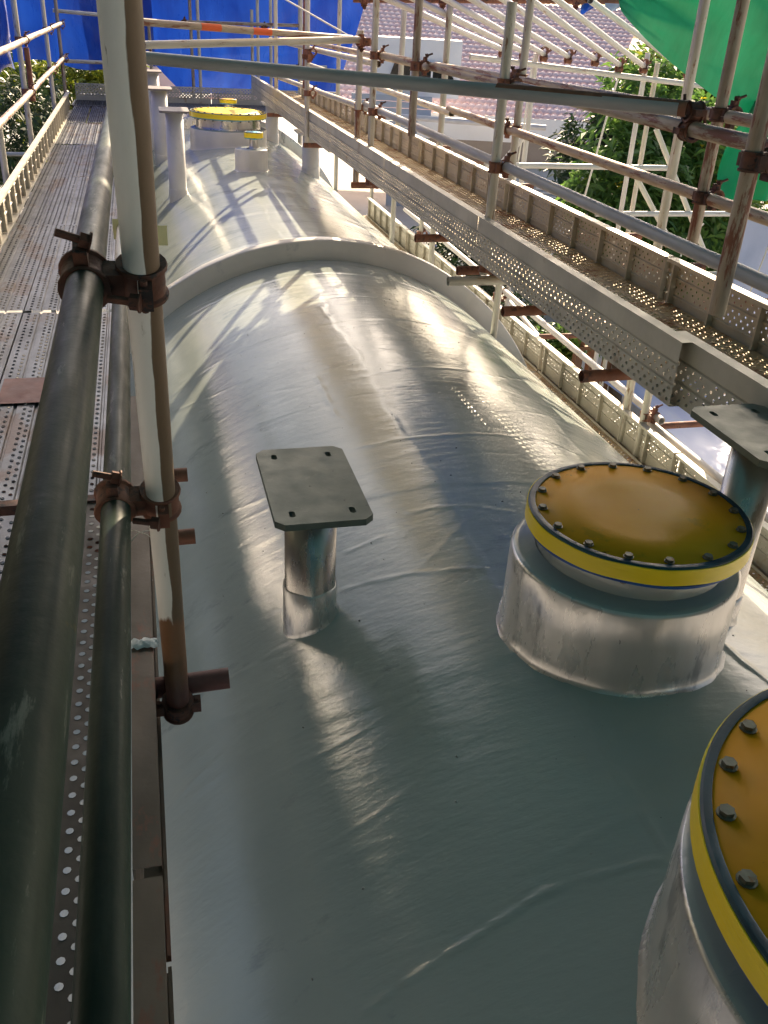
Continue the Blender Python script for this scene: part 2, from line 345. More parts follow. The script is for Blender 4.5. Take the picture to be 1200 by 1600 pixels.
# ------------------------------------------------------------------ ground
V, Fc = [], []; bx(V, Fc, -300, 300, -200, 500, -5.6, -5.3)
g = link('ground', mesh(V, Fc), M['concrete']); g['kind'] = 'structure'

# ------------------------------------------------------------------ tank
CX, CZ, RN = 1.128, -3.132, 1.668
def tz(x, r=RN): return CZ+math.sqrt(max(0, r*r-(x-CX)**2))
tank = thing('storage_tank', 'long horizontal tank freshly coated in glossy grey resin, lying between the two scaffold walkways', 'tank', (CX, 6, -5.3))
def shell(y0, y1, r, seed):
    tt = np.concatenate([np.linspace(R(20), R(158), 440, endpoint=False), np.linspace(R(158), R(380), 90, endpoint=False)])
    yy_ = np.concatenate([np.linspace(y0, .2, 30, endpoint=False), np.linspace(.2, 6.0, 720, endpoint=False), np.linspace(6.0, y1, 420)])
    nt_, ny = len(tt), len(yy_)
    th, y = np.meshgrid(tt, yy_, indexing='ij'); X_ = CX+r*np.cos(th)
    g_ = np.random.default_rng(seed); d = 0*th
    for i in range(8):                       # long soft dents
        k = g_.integers(2, 14); b = g_.uniform(-4, 4); d += .0007*np.sin(k*th+b*y+g_.uniform(0, 6.28))/(1+k*.08)
    for i in range(170):                      # short irregular creases, mostly running round the tank
        t0, yc = g_.uniform(R(30), R(150)), g_.uniform(.3, 11)**1.0
        a = g_.normal(0, .35)+(g_.random() < .12)*1.2; L_ = g_.uniform(.08, .45); w_ = g_.uniform(.004, .012); h = g_.uniform(.0003, .0011)*g_.choice([1, 1, -1])
        u_ = (th-t0)*r; v_ = y-yc
        m_ = (np.abs(u_) < L_*1.6) & (np.abs(v_) < L_*1.6)
        uu, vv = u_[m_], v_[m_]; al = uu*math.cos(a)+vv*math.sin(a); ac = -uu*math.sin(a)+vv*math.cos(a)+.02*np.sin(al*9+t0*7)
        d[m_] += h*np.exp(-(al/L_)**4)*np.exp(-(ac/w_)**2)
    for yc in np.arange(.75, 16, .98):        # lapped cloth edges, each slightly askew
        sk = g_.uniform(-.12, .12); e = y-(yc+sk*(th-np.pi/2)+.012*np.sin(11*th+yc*5)+.005*np.sin(37*th+yc))
        d += .0018*g_.uniform(.4, 1.3)/(1+np.exp(-np.clip(e*220, -50, 50)))*np.exp(-np.clip(e, 0, 9)*5)
    e = (th-np.pi/2-.10+.010*np.sin(y*5)+.004*np.sin(y*23))*r
    d += .0020/(1+np.exp(-np.clip(e*260, -50, 50)))*np.exp(-np.clip(e, 0, 9)*6)
    def seam(pts, h, w_):                     # a seam seen in the foreground: polyline in (x, y)
        nonlocal d
        best = np.full(th.shape, 9.0); near = th < R(200)
        for (ax, ay), (bx_, by) in zip(pts[:-1], pts[1:]):
            ex, ey = bx_-ax, by-ay; q = np.clip(((X_-ax)*ex+(y-ay)*ey)/(ex*ex+ey*ey), 0, 1)
            best = np.minimum(best, np.hypot(X_-ax-q*ex, y-ay-q*ey))
        h *= .7; wob = w_*(1+.5*np.sin(X_*60+y*45)+.3*np.sin(X_*23-y*70)); d += near*h*np.exp(-(best/wob)**2)
    seam([(.285, 1.011), (.39, 1.031), (.469, 1.044), (.577, 1.062), (.677, 1.084), (.797, 1.082), (.917, 1.073)], .0048, .0050)
    seam([(.40, 1.085), (.47, 1.07), (.55, 1.085), (.66, 1.11)], .0010, .006)
    seam([(.954, 1.618), (.948, 1.453), (.943, 1.327), (.942, 1.203), (.938, 1.099)], .0042, .0050)
    seam([(.523, 2.293), (.677, 2.261), (.933, 2.18)], .0025, .009); seam([(.572, 2.479), (.628, 2.488), (.694, 2.495)], .0025, .007)
    seam([(-.028, 2.232), (.187, 2.163), (.384, 2.16)], .0022, .010); seam([(.729, 3.958), (.729, 3.715), (.729, 3.495)], .002, .008)
    seam([(.927, 4.967), (.936, 4.721)], .004, .010); seam([(.099, 4.386), (.255, 4.27), (.473, 4.214)], .002, .010)
    seam([(.238, 3.097), (.334, 3.058), (.407, 3.055)], .0022, .009); seam([(.932, 3.837), (1.166, 3.91), (1.639, 3.943), (2.0, 4.2)], .0022, .010)
    seam([(.752, 3.156), (1.113, 3.136), (1.531, 3.126), (1.649, 3.058)], .0024, .010); seam([(.809, 2.598), (.983, 2.572), (1.14, 2.491)], .002, .010)
    seam([(1.493, 1.725), (1.498, 1.653), (1.526, 1.574), (1.55, 1.45)], .006, .009)
    rr = r+d
    P = np.stack([rr*np.cos(th)+CX, y, rr*np.sin(th)+CZ], -1).reshape(-1, 3)
    i, j = np.meshgrid(np.arange(nt_), np.arange(ny-1), indexing='ij'); a = (i*ny+j).ravel(); b = (((i+1) % nt_)*ny+j).ravel()
    Q = np.stack([a, a+1, b+1, b], 1); P -= np.array(WL[tank]); me = fast_mesh(P, Q); me.shade_smooth(); return me
link('tank_shell', shell(-2.0, 16.0, RN, 3), M['coating'], tank, WL[tank])
def ring(y0, y1, r, nt_=200):
    V, Fc = [], []; prof = [(RN-.01, y0), (r-.012, y0), (r-.004, y0+.004), (r, y0+.012), (r, y1-.006), (r-.006, y1), (RN-.01, y1)]; k = len(prof)
    for i in range(nt_):
        a = 2*math.pi*i/nt_; wob = .0012*math.sin(17*a)+.0008*math.sin(41*a)
        for rr, y in prof: V.append(((rr+wob)*math.cos(a)+CX, y+wob, (rr+wob)*math.sin(a)+CZ))
    for i in range(nt_):
        j = (i+1) % nt_
        for q in range(k-1): Fc.append((i*k+q, i*k+q+1, j*k+q+1, j*k+q))
    me = mesh([tuple(Vector(v)-WL[tank]) for v in V], Fc); auto(me, 40); return me
link('stiffening_ring', ring(6.0, 6.10, 1.800), M['ring'], tank, WL[tank])
link('stiffening_ring', ring(13.7, 13.8, 1.806), M['coat_collar'], tank, WL[tank])
for yy, sgn in ((16.0, 1), (-2.0, -1)):
    V, Fc = lathe([(RN, 0), (RN*.97, .16), (RN*.85, .34), (RN*.6, .47), (RN*.3, .53), (.001, .55)], 64)
    me = mesh([(x, sgn*z, y) for x, y, z in V], Fc, True); link('dished_end', me, M['coating'], tank, (CX, yy, CZ))
for yy in (1.0, 13.0):
    V, Fc = [], []; n = 24
    pts = [(RN*1.005*math.cos(a), RN*1.005*math.sin(a)) for a in np.linspace(R(210), R(330), n)]
    for x, z in pts:
        V += [(x, -.2, z), (x, .2, z), (x, -.2, -5.3-CZ), (x, .2, -5.3-CZ)]
    for i in range(n-1):
        a, b = i*4, i*4+4; Fc += [(a, a+1, b+1, b), (a+2, b+2, b+3, a+3), (a, b, b+2, a+2), (a+1, a+3, b+3, b+1)]
    link('saddle', mesh(V, Fc), M['concrete'], tank, (CX, yy, CZ))

def collar(cx, cy, r, zt, m=None, name='manhole_collar', inner=None, slope=.02):
    """short vertical drum growing out of the curved shell with a fillet bead at its foot"""
    n = 96; V, Fc = [], []; inner = inner or r*.8
    prof = 9
    for i in range(n):
        a = 2*math.pi*i/n; c, s = math.cos(a), math.sin(a); w1 = .0012*math.sin(9*a)+.0008*math.sin(23*a)+.0045*((a*5/(2*math.pi)+.35) % 1)
        def q(rr, z): V.append((rr*c, rr*s, z-zt))
        zb = tz(cx+(r+.028)*c)-.004; zb2 = tz(cx+r*c)
        q(r+.018+2*w1, zb); q(r+.007+w1, zb2+.004); q(r+.002+w1, zb2+.016); q(r+w1, zb2+.04)
        zz = zt-.012
        q(r+w1, (zb2+.04)*.5+zz*.5); q(r+w1*.5, zz); q(r-.005, zt-.002); q(r-.02, zt+.001); q(inner, zt+slope)
    k = prof
    for i in range(n):
        j = (i+1) % n
        for t_ in range(k-1): Fc.append((i*k+t_, j*k+t_, j*k+t_+1, i*k+t_+1))
    me = mesh(V, Fc); me.shade_smooth(); me.materials.append(m or M['coat_collar']); me.materials.append(M['coating'])
    for f_ in me.polygons: f_.material_index = 1 if min((me.vertices[v_].co.x**2+me.vertices[v_].co.y**2)**.5 for v_ in f_.vertices) < r-.012 else 0
    return link(name, me, None, tank, (cx, cy, zt))
def lid(cx, cy, r, z, nb, ph, wrapm, th=.034, topm=None):
    # blind flange: amber disc, navy rim ring, yellow tape round the edge, wrap line below
    V, Fc = lathe([(.001, .0015), (r*.5, .001), (r-.016, 0), (r-.016, -.01)], 96)
    L_ = link('manhole_lid', mesh(V, Fc, True), topm or M['amber'], tank, (cx, cy, z))
    V, Fc = lathe([(r-.017, -.006), (r-.017, .0022), (r-.013, .0035), (r-.003, .003), (r+.001, -.001), (r+.001, -.010), (r-.010, -.012)], 96)
    V = [(x*(1+.0016*math.sin(7*math.atan2(y, x)))+0, y*(1+.0016*math.sin(7*math.atan2(y, x))), zz) for x, y, zz in V]
    me = mesh(V, Fc); auto(me); link('rim_gasket', me, M['navy'], L_)
    pr = [(r-.006, -.003)]+[(r+.0035+.0012*(i % 2), -.004-(th-.004)*i/7) for i in range(8)]+[(r-.004, -th)]
    V, Fc = lathe(pr, 96); V = [(x, y, zz+.0016*math.sin(3*math.atan2(y, x)+1)+.0008*math.sin(11*math.atan2(y, x))) for x, y, zz in V]
    me = mesh(V, Fc); auto(me, 60); link('rim_tape', me, M['tape'], L_)
    V, Fc = lathe([(r-.01, -th+.002), (r+.002, -th-.001), (r+.001, -th-.009), (r-.014, -th-.012), (r*.72, -th-.012)], 96)
    V = [(x, y, zz+.002*math.sin(5*math.atan2(y, x))) for x, y, zz in V]
    me = mesh(V, Fc); auto(me); link('rim_wrap', me, wrapm, L_)
    s = .82*min(1.0, r/.28) if r < .3 else 1.0
    for i in range(nb):
        a = ph+2*math.pi*i/nb+random.uniform(-.012, .012)
        b = link('lid_bolt', BOLT, None, L_, ((r-.037*s)*math.cos(a), (r-.037*s)*math.sin(a), .0015), (0, 0, random.random()*3)); b.scale = (s,)*3
        b = link('bolt_end', BOLT, None, L_, ((r-.037*s)*math.cos(a), (r-.037*s)*math.sin(a), -th-.012), (R(180), 0, random.random()*3)); b.scale = (s*.8, s*.8, s*1.6)
    return L_
def neck(cx, cy, r, z0, z1, m=None, name='manhole_neck'):
    V, Fc = lathe([(r+.018, z0-.012), (r+.006, z0+.006), (r, z0+.03), (r, z1)], 64)
    me = mesh(V, Fc, True); link(name, me, m or M['coat_collar'], tank, (cx, cy, 0))
# middle manhole
collar(1.178, 1.835, .300, -1.225, slope=.012, inner=.24)
neck(1.185, 1.83, .235, -1.215, -1.14, M['coating'])
lid(1.193, 1.83, .285, -1.10, 16, .2, M['blue_wrap'], th=.046)
# near manhole, cut by the frame
collar(1.20, .63, .485, -1.19, slope=.012, inner=.42)
neck(1.20, .63, .41, -1.18, -1.10, M['coating'])
lid(1.20, .63, .478, -1.063, 24, .06, M['blue_wrap'], th=.056)
# far manhole
collar(1.06, 11.85, .455, -1.30, M['ring'], slope=.01, inner=.40)
neck(1.06, 11.85, .38, -1.30, -1.15, M['steel'])
lid(1.06, 11.85, .452, -1.115, 24, 0, M['cyan_wrap'], th=.055, topm=M['tape'])
# small capped nozzle and the one behind the far manhole
collar(1.10, 9.80, .163, -1.262, M['ring'], name='nozzle_collar', slope=.0, inner=.05)
neck(1.13, 9.86, .045, -1.27, -1.15, M['steel'], name='nozzle_neck')
l = lid(1.13, 9.86, .092, -1.115, 8, .3, M['cyan_wrap'], th=.05, topm=M['cyan_wrap']); l.name = 'nozzle_cap'
neck(1.16, 12.9, .06, tz(1.16), -1.09, M['steel'], name='nozzle_neck')
l = lid(1.16, 12.9, .105, -1.07, 8, .3, M['cyan_wrap'], th=.045); l.name = 'nozzle_cap'

def support(cx, cy, r, ztop, pw, pl, m_pipe, m_plate, coat_h=.13, slots=True, off=(0, 0), lab=None):
    zb = tz(cx-r if cx < CX else cx+r)-.05
    p = link('support_pipe', mesh(*lathe([(r, zb-ztop), (r, -.019), (r-.006, -.019)], 48), True), m_pipe, tank, (cx, cy, ztop))
    if lab: p['label'] = lab
    # coated foot
    n = 48; V, Fc = [], []
    for i in range(n):
        a = 2*math.pi*i/n; c, s = math.cos(a), math.sin(a); z0 = tz(cx+(r+.02)*c)
        for rr, z in ((r+.012, z0-.004), (r+.007, z0+.004), (r+.0045, z0+.02), (r+.005, zb+.05+coat_h+.003*math.sin(5*a)), (r-.001, zb+.055+coat_h+.003*math.sin(5*a))): V.append((rr*c, rr*s, z-ztop))
    for i in range(n):
        j = (i+1) % n
        for q in range(4): Fc.append((i*5+q, j*5+q, j*5+q+1, i*5+q+1))
    link('coated_foot', mesh(V, Fc, True), M['coat_collar'] if m_pipe is M['steel'] else M['ring'], p)
    # plate with chamfered corners and slotted holes cut through it
    import bmesh
    hx, hy, t, ch = pw/2, pl/2, .019, .024
    slot = [(sx*(hx-.05), sy*(hy-.055)) for sx in (-1, 1) for sy in (-1, 1)] if slots else []
    bm = bmesh.new()
    outer = [(-hx+ch, -hy), (hx-ch, -hy), (hx, -hy+ch), (hx, hy-ch), (hx-ch, hy), (-hx+ch, hy), (-hx, hy-ch), (-hx, -hy+ch)]
    vo = [bm.verts.new((x, y, 0)) for x, y in outer]; es = [bm.edges.new((vo[i], vo[(i+1) % 8])) for i in range(8)]
    for sx, sy in slot:
        pts = [(sx+(.0085)*math.cos(a), sy+(.008 if math.sin(a) > 0 else -.008)+.0085*math.sin(a)) for a in [2*math.pi*(i+.5)/12 for i in range(12)]]
        vv = [bm.verts.new((x, y, 0)) for x, y in pts]; es += [bm.edges.new((vv[i], vv[(i+1) % 12])) for i in range(12)]
    bmesh.ops.triangle_fill(bm, edges=es, use_beauty=True)
    ret = bmesh.ops.extrude_face_region(bm, geom=bm.faces[:]); up = [v for v in ret['geom'] if isinstance(v, bmesh.types.BMVert)]
    bmesh.ops.translate(bm, verts=up, vec=(0, 0, -t)); bmesh.ops.recalc_face_normals(bm, faces=bm.faces[:])
    me = bpy.data.meshes.new('mesh'); bm.to_mesh(me); bm.free()
    link('cap_plate', me, m_plate, p, (off[0], off[1], 0))
    # bead of weld below the plate
    link('weld_bead', mesh(*lathe([(r, -.030), (r+.007, -.023), (r+.006, -.0195)], 48), True), m_pipe, p)
support(.400, 2.235, .0755, -1.165, .262, .46, M['steel'], M['plate'], coat_h=.165, lab='bare steel pipe with slotted dark green plate in the foreground')
support(1.565, 1.905, .066, -.93, .235, .37, M['steel'], M['plate'], coat_h=.10, off=(0, .0), lab='bare steel pipe with green plate beside the amber lid')
support(.335, 9.35, .083, -.875, .27, .40, M['ring'], M['cap_grey'], slots=False)
support(.27, 12.0, .095, -.895, .30, .42, M['ring'], M['cap_grey'], slots=False)
support(.22, 13.4, .095, -.80, .26, .40, M['ring'], M['cap_grey'], slots=False)
support(1.84, 10.55, .095, -1.175, .32, .42, M['ring'], M['ring'], slots=False)
support(1.74, 13.0, .085, -1.105, .26, .42, M['ring'], M['ring'], slots=False)

# crumbs of dried resin and grit lying on the coating
V, Fc = [], []
for i in range(190):
    x = random.uniform(.05, 1.7); y = random.uniform(.7, 5.6)**1.0
    if math.hypot(x-1.18, y-1.83) < .33 or math.hypot(x-1.2, y-.63) < .52 or math.hypot(x-.4, y-2.23) < .1: continue
    z = tz(x)+.0012; r_ = random.uniform(.0015, .0042); b = len(V); a0 = random.random()*6
    V += [(x-WL[tank].x+r_*random.uniform(.6, 1.3)*math.cos(a0+k*1.257), y-WL[tank].y+r_*random.uniform(.6, 1.3)*math.sin(a0+k*1.257), z-WL[tank].z) for k in range(5)]
    V.append((x-WL[tank].x, y-WL[tank].y, z-WL[tank].z+r_*.8)); Fc += [(b+k, b+(k+1) % 5, b+5) for k in range(5)]
crumb = mat('resin_crumb', (.05, .05, .045), (.5, .5, .48), 2, .4, .7, island=True)
link('resin_crumbs', mesh(V, Fc), crumb, tank, WL[tank], kind='stuff')
# ------------------------------------------------------------------ left walkway
LW = thing('scaffold_walkway', 'narrow left scaffold walkway of steel planks with dark green handrails close to the camera', 'scaffold', (-.5, 6, -5.3))
dz = -1.38
# deck planks: three across, bays of 2 m
for k, y0 in enumerate((2.66, 4.68, 6.70, 8.72, 10.74, 12.76)):
    for c_, x0 in enumerate((-.855, -.612, -.369)):
        put('plank', 'deck' if k < 5 else 'deck_grey', (x0, y0+random.uniform(-.008, .004), dz+random.uniform(-.004, .004)), (0, 0, R(random.uniform(-.08, .08))), LW)
for x0 in (-.905, -.660): put('plank', 'deck', (x0, .55, dz+.006), None, LW)
put('plank', 'deck_dark', (-.410, .04, dz-.004), None, LW, 'dark dirty plank with bright round holes')
# overlapping plank end lip and primer patches
box('plank_hook', (-.855, 2.615, dz-.03), (-.13, 2.655, dz+.004), M['darkrust'], LW)
for x0, x1, y0, y1 in ((-.60, -.42, 3.45, 3.72), (-.37, -.30, 3.42, 3.75), (-.86, -.62, 2.70, 2.95)):
    box('primer_patch', (x0, y0, dz+.0055), (x1, y1, dz+.0065), M['redpaint'], LW)
for y0 in (4.1, 6.1, 8.1, 10.1, 12.1):
    put('toe_board', 'toe_stiff', (-.905, y0, dz), NEG, LW)
for y0 in (.1, 2.12): put('toe_board', 'toe', (-.094, y0-1.1, dz-.055), NEG, LW, 'brown toe board on edge beside the tank')
LW.children[-1].data = PL['toe'].copy(); LW.children[-2].data = LW.children[-1].data
for o in (LW.children[-1], LW.children[-2]):
    o.data.materials.clear(); 
brownboard = mat('brown_weathered_board', (.10, .075, .055), (.16, .12, .09), 6, .5, .7, metal=.2, bump=.0008, bscale=60, stretch=(1, .4, 1), spot=(.20, .09, .06), sthr=.58, sscale=9, spot2=(.32, .28, .25), s2thr=.68, s2scale=26)
LW.children[-1].data.materials.append(brownboard)
tube('hand_rail', (-.083, -.6, -.325), (-.082, 5.6, -.36), M['green_tube'], LW, n=28)
tube('mid_rail', (-.083, -.4, -.735), (-.083, 2.82, -.752), M['green_tube'], LW, n=28)
tube('mid_rail', (-.083, 2.80, -.753), (-.083, 6.3, -.81), M['galv'], LW, r=.0225)
post = tube('upright_tube', (-.008, 1.605, -1.385), (-.008, 1.04, .35), M['split'], LW, n=28); post['label'] = 'white painted upright tube rusty at its foot'
tube('cross_tube', (-.075, 1.66, -1.365), (.110, 1.652, -1.352), M['redpaint'], LW, n=24)
coupler(LW, (-.009, 1.268, -.333), (0, -.326, 1), (0, 1, 0), off=(-1, 0, 0), me=COUPWD)
coupler(LW, (-.009, 1.403, -.745), (0, -.326, 1), (0, 1, 0), off=(-1, 0, 0), me=COUPW)
coupler(LW, (-.008, 1.600, -1.372), (0, -.326, 1), (1, 0, 0), off=(0, 1, .326), me=COUPD)
# fourth-lift fittings under the boards and far uprights
for y0 in (2.44, 2.86): tube('cross_tube', (-.95, y0, -1.445), (.078, y0, -1.43), M['rust'], LW)
for y0, yl in ((2.3, 0), (4.6, 0), (7.33, -.80), (9.35, .6), (12.4, .6), (14.6, .6)):
    if y0 < 5: continue
    tube('upright_tube', (-.95, y0, -5.3), (-.95, y0, yl), M['galv'] if y0 < 14 else M['browntube'], LW)
tube('upright_tube', (-.90, 9.42, -.85), (-.90, 9.42, -.42), M['rust'], LW)
for z, zz in ((-.385, -.335), (-.80, -.735)):
    for ya, yb in ((4.0, 9.9), (9.6, 14.9)):
        f = (ya-4)/11; f2 = (yb-4)/11
        tube('hand_rail', (-.905-.0*f, ya, z+(zz-z)*f), (-.90, yb, z+(zz-z)*f2), M['browntube'], LW)
for y0 in (9.35, 12.4, 14.6):
    for z in (-.36, -.77): coupler(LW, (-.95, y0, z), (0, 0, 1), (0, 1, 0), off=(1, 0, 0))
for y0 in (4.62, 7.33, 9.35, 12.4, 14.55): tube('cross_tube', (-1.1, y0, -1.46), (.0 if y0 < 9 else -.05, y0, -1.46), M['browntube'], LW)
tube('cross_tube', (-1.0, 14.66, -.80), (.05, 14.66, -.80), M['galv'], LW)
tube('cross_tube', (-1.0, 14.66, -.19), (.05, 14.66, -.23), M['galv'], LW)
for y0, z in ((8.2, -1.62), (10.5, -1.85), (13.0, -1.80)):
    tube('cross_tube', (-3.4, y0, z), (-.9, y0, z), M['paletube'], LW)
# twisted tie wire at the board joint
def wire(name, pts, m, parent, r=.0012, label=None, cat=None, group=None):
    V, Fc = [], []; n = 6; pts = [Vector(p) for p in pts]; o0 = pts[0].copy()
    for i, p in enumerate(pts):
        d = (pts[min(i+1, len(pts)-1)]-pts[max(i-1, 0)]).normalized(); q = d.to_track_quat('Z', 'Y')
        for k in range(n): V.append(tuple(p-o0+q @ Vector((r*math.cos(k*math.pi/3), r*math.sin(k*math.pi/3), 0))))
    for i in range(len(pts)-1):
        for k in range(n): Fc.append((i*n+k, i*n+(k+1) % n, (i+1)*n+(k+1) % n, (i+1)*n+k))
    o = link(name, mesh(V, Fc, True), m, parent, o0)
    if label: tag(o, label, cat, group)
    return o
wire('tie_wire', [(-.105, 2.0, -1.15), (-.08, 1.96, -1.12), (-.05, 1.93, -1.118), (-.02, 1.90, -1.13), (.0, 1.87, -1.17)], M['galv'], LW)
wire('tie_wire', [(-.105, 1.93, -1.15), (-.07, 1.94, -1.117), (-.045, 1.955, -1.12), (.005, 1.96, -1.15)], M['galv'], LW)
wire('tie_wire', [(-.11+.012*math.sin(i*.9), 1.45-.02*i, -1.13-.01*math.cos(i)) for i in range(12)], M['galv'], LW)

V, Fc = [], []
for i in range(9):
    for j in range(7):
        V.append((-.028+.007*i+.002*math.sin(j*2.1), -.016+.0055*j+.003*math.sin(i*1.7+j), .003*math.sin(i*2.3+j*1.9)+.006*(1-((i-4)/4.2)**2)*(1-((j-3)/3.2)**2)))
for i in range(8):
    for j in range(6): a = i*7+j; Fc.append((a, a+7, a+8, a+1))
link('cement_splash', mesh(V, Fc, True), M['white_wall'], LW, (-.068, 1.60, -1.192))
# yellow paper hung on the handrail upright
V, Fc = [], []
for i in range(9):
    for j in range(5):
        V.append((-.12+.20*i/8, .004*math.sin(i*.8), -.03-.075*j/4+ (-.02)*i/8 + .006*math.sin(i*.7)))
for i in range(8):
    for j in range(4): a = i*5+j; Fc.append((a, a+5, a+6, a+1))
o = link('paper_tag', mesh(V, Fc, True), M['paper'], None, (.0, 3.65, -.70)); tag(o, 'plain yellowish paper tag hanging behind the white upright tube', 'tag')

# ------------------------------------------------------------------ end platform
EP = thing('end_platform', 'far end scaffold platform crossing the end of the tank below the blue tarpaulin', 'scaffold', (1, 15.2, -5.3))
for i in range(8): 
    x0 = -1.0+i*.5
for i in range(3): put('plank', 'deck', (-.86+i*2.02, 14.86+.0, -1.372), None, EP) if False else None
for i in range(3): 
    for j in range(2): link('plank', PL['deck'], None, EP, (-.9+2.02*j+2.0, 14.90+i*.245, -1.375), (0, 0, R(90)))
for i in range(3): link('plank', PL['deck'], None, EP, (-.88+.243*i, 14.80, -1.375), (0, 0, 0))
for i in range(4):
    link('toe_board', PL['toe_short'], None, EP, (.16+i*1.01-1.03+1.0*0, 15.62, -1.145), Matrix(((0, 1, 0), (0, 0, -1), (-1, 0, 0))))
for x, z1 in ((.27, -.25), (.89, .6), (1.0, .6), (1.90, .6), (1.81, -.05), (2.10, .6), (2.55, .6), (-.42, .6), (.02, .6)):
    tube('upright_tube', (x, 15.75, -5.3 if x not in (.27,) else -5.3), (x, 15.75, z1), M['galv'] if x > .9 else M['browntube'], EP)
tube('cross_tube', (.78, 15.70, -.26), (2.65, 15.70, -.23), M['browntube'], EP)
tube('cross_tube', (.65, 15.55, -.33), (1.95, 15.45, -.36), M['browntube'], EP)
tube('cross_tube', (-.3, 15.8, -.83), (3.0, 15.8, -.80), M['galv'], EP)
for x, z in ((.80, -.26), (2.0, -.27), (2.62, -.28), (1.85, -.82), (2.55, -.8)): coupler(EP, (x, 15.76, z), (0, 0, 1), (1, 0, 0), off=(0, -1, 0), me=COUPD)

# ------------------------------------------------------------------ right walkway (two levels)
RW = thing('scaffold_walkway', 'right scaffold walkway with rust stained perforated deck above a lower walkway, beside the tank', 'scaffold', (2.3, 6, -5.3))
IX, OX, DZ = 1.65, 2.27, -1.125
ys_in = (.48, 2.484, 4.488, 6.492, 8.496, 10.50, 12.504)
for i, y0 in enumerate(ys_in):
    put('toe_board', 'toe', (IX if i else IX+.036, y0 if i else .60, DZ+(.005 if i > 3 else .024)), NEG, RW)
    if i <= 3: RW.children[-1].scale = (.92, 1, 1)
    for c_, x0 in enumerate((IX+.045, IX+.328)):
        dk = put('plank', 'deck_rust' if y0 > 2.4 else 'deck_grey', (x0+(.004 if i else .04), y0+random.uniform(-.01, .01), DZ+.052+random.uniform(-.003, .003)), None, RW); dk.scale = (1.31, 1, 1)
for i, y0 in enumerate((1.6, 3.62, 5.64, 7.66, 9.68, 11.70)):
    put('toe_board', 'toe_stiff', (OX, y0, DZ+.245), POS, RW)
link('plank', PL['deck_rust'], None, RW, (IX+.10, 13.2, DZ+.033), (0, 0, R(-25)))
for y0 in (3.03, 3.90, 4.44, 5.43, 7.30, 9.6, 12.4):
    tube('cross_tube', (1.60 if y0 != 4.44 else 1.50, y0, DZ-.072), (3.15, y0+.04, DZ-.072), M['rust'] if y0 != 4.44 else M['galv'], RW)
tube('cross_tube', (1.60, 4.60, DZ-.06), (3.1, 4.62, DZ-.06), M['rust'], RW)
# inner uprights standing on the cross tubes, short hanging ones, outer ones
ins = [(1.705, 4.47, -1.17, .075, 'galv'), (1.70, 7.12, -1.17, .13, 'galv'), (1.70, 7.60, -1.23, -.50, 'browntube'), (1.66, 5.87, -.665, .14, 'browntube'), (1.63, 9.60, -1.17, .2, 'galv'), (1.70, 12.3, -1.17, .25, 'galv'), (1.60, 2.27, -.72, .55, 'browntube'), (1.66, 7.42, -.66, -.12, 'galv'), (1.66, 9.9, -.7, .2, 'rust')]
for x, y, z0, z1, m_ in ins: tube('upright_tube', (x, y, z0), (x, y, z1), M[m_], RW, n=20)
for x, y, z0, z1, m_ in [(2.24, 3.46, -.80, .30, 'browntube'), (2.31, 5.75, -5.3, .30, 'galv'), (2.31, 7.33, -5.3, .30, 'galv'), (2.34, 8.75, -5.3, .30, 'galv'), (2.32, 11.5, -5.3, .30, 'galv'), (2.3, 14.1, -5.3, .30, 'galv'), (2.95, 4.9, -5.3, .30, 'galv'), (2.95, 4.68, -5.3, -1.2, 'galv'), (2.98, 7.4, -5.3, -1.2, 'galv'), (2.98, 9.9, -5.3, -1.2, 'galv'), (3.0, 12.4, -5.3, -1.2, 'galv')]:
    tube('upright_tube', (x, y, z0), (x, y, z1), M[m_], RW, n=20)
# inner rails
tube('hand_rail', (1.755, 1.2, -.285), (1.755, 7.35, -.265), M['browntube'], RW, n=22)
tube('hand_rail', (1.752, 7.2, -.33), (1.75, 13.2, -.37), M['galv'], RW)
tube('mid_rail', (1.757, 1.4, -.64), (1.757, 7.6, -.635), M['greytube'], RW, n=22)
tube('mid_rail', (1.755, 7.4, -.66), (1.75, 13.0, -.78), M['galv'], RW)
# outer rails
tube('hand_rail', (2.255, 1.9, -.275), (2.255, 7.4, -.33), M['browntube'], RW, n=20)
tube('hand_rail', (2.25, 7.3, -.35), (2.25, 13.4, -.38), M['browntube'], RW)
tube('mid_rail', (2.255, 1.7, -.60), (2.255, 7.0, -.60), M['browntube'], RW, n=20)
tube('mid_rail', (2.25, 6.9, -.62), (2.25, 13.4, -.64), M['galv'], RW)
for x, y, z, o_ in ((1.705, 4.47, -.268, 1), (1.705, 4.47, -.64, 1), (1.70, 7.12, -.27, 1), (1.70, 7.12, -.645, 1), (1.66, 5.87, -.27, 1), (1.70, 7.60, -.66, 1), (1.60, 2.27, -.30, 1), (2.24, 3.46, -.285, 1), (2.24, 3.46, -.60, 1), (2.31, 5.75, -.31, -1), (2.31, 5.75, -.60, -1), (1.63, 9.6, -.36, 1), (1.63, 9.6, -.72, 1), (1.705, 4.47, -1.13, 1), (1.70, 7.12, -1.14, 1)):
    coupler(RW, (x, y, z), (0, 0, 1), (0, 1, 0), off=(o_, 0, 0), me=COUPD if y < 4 else COUP)
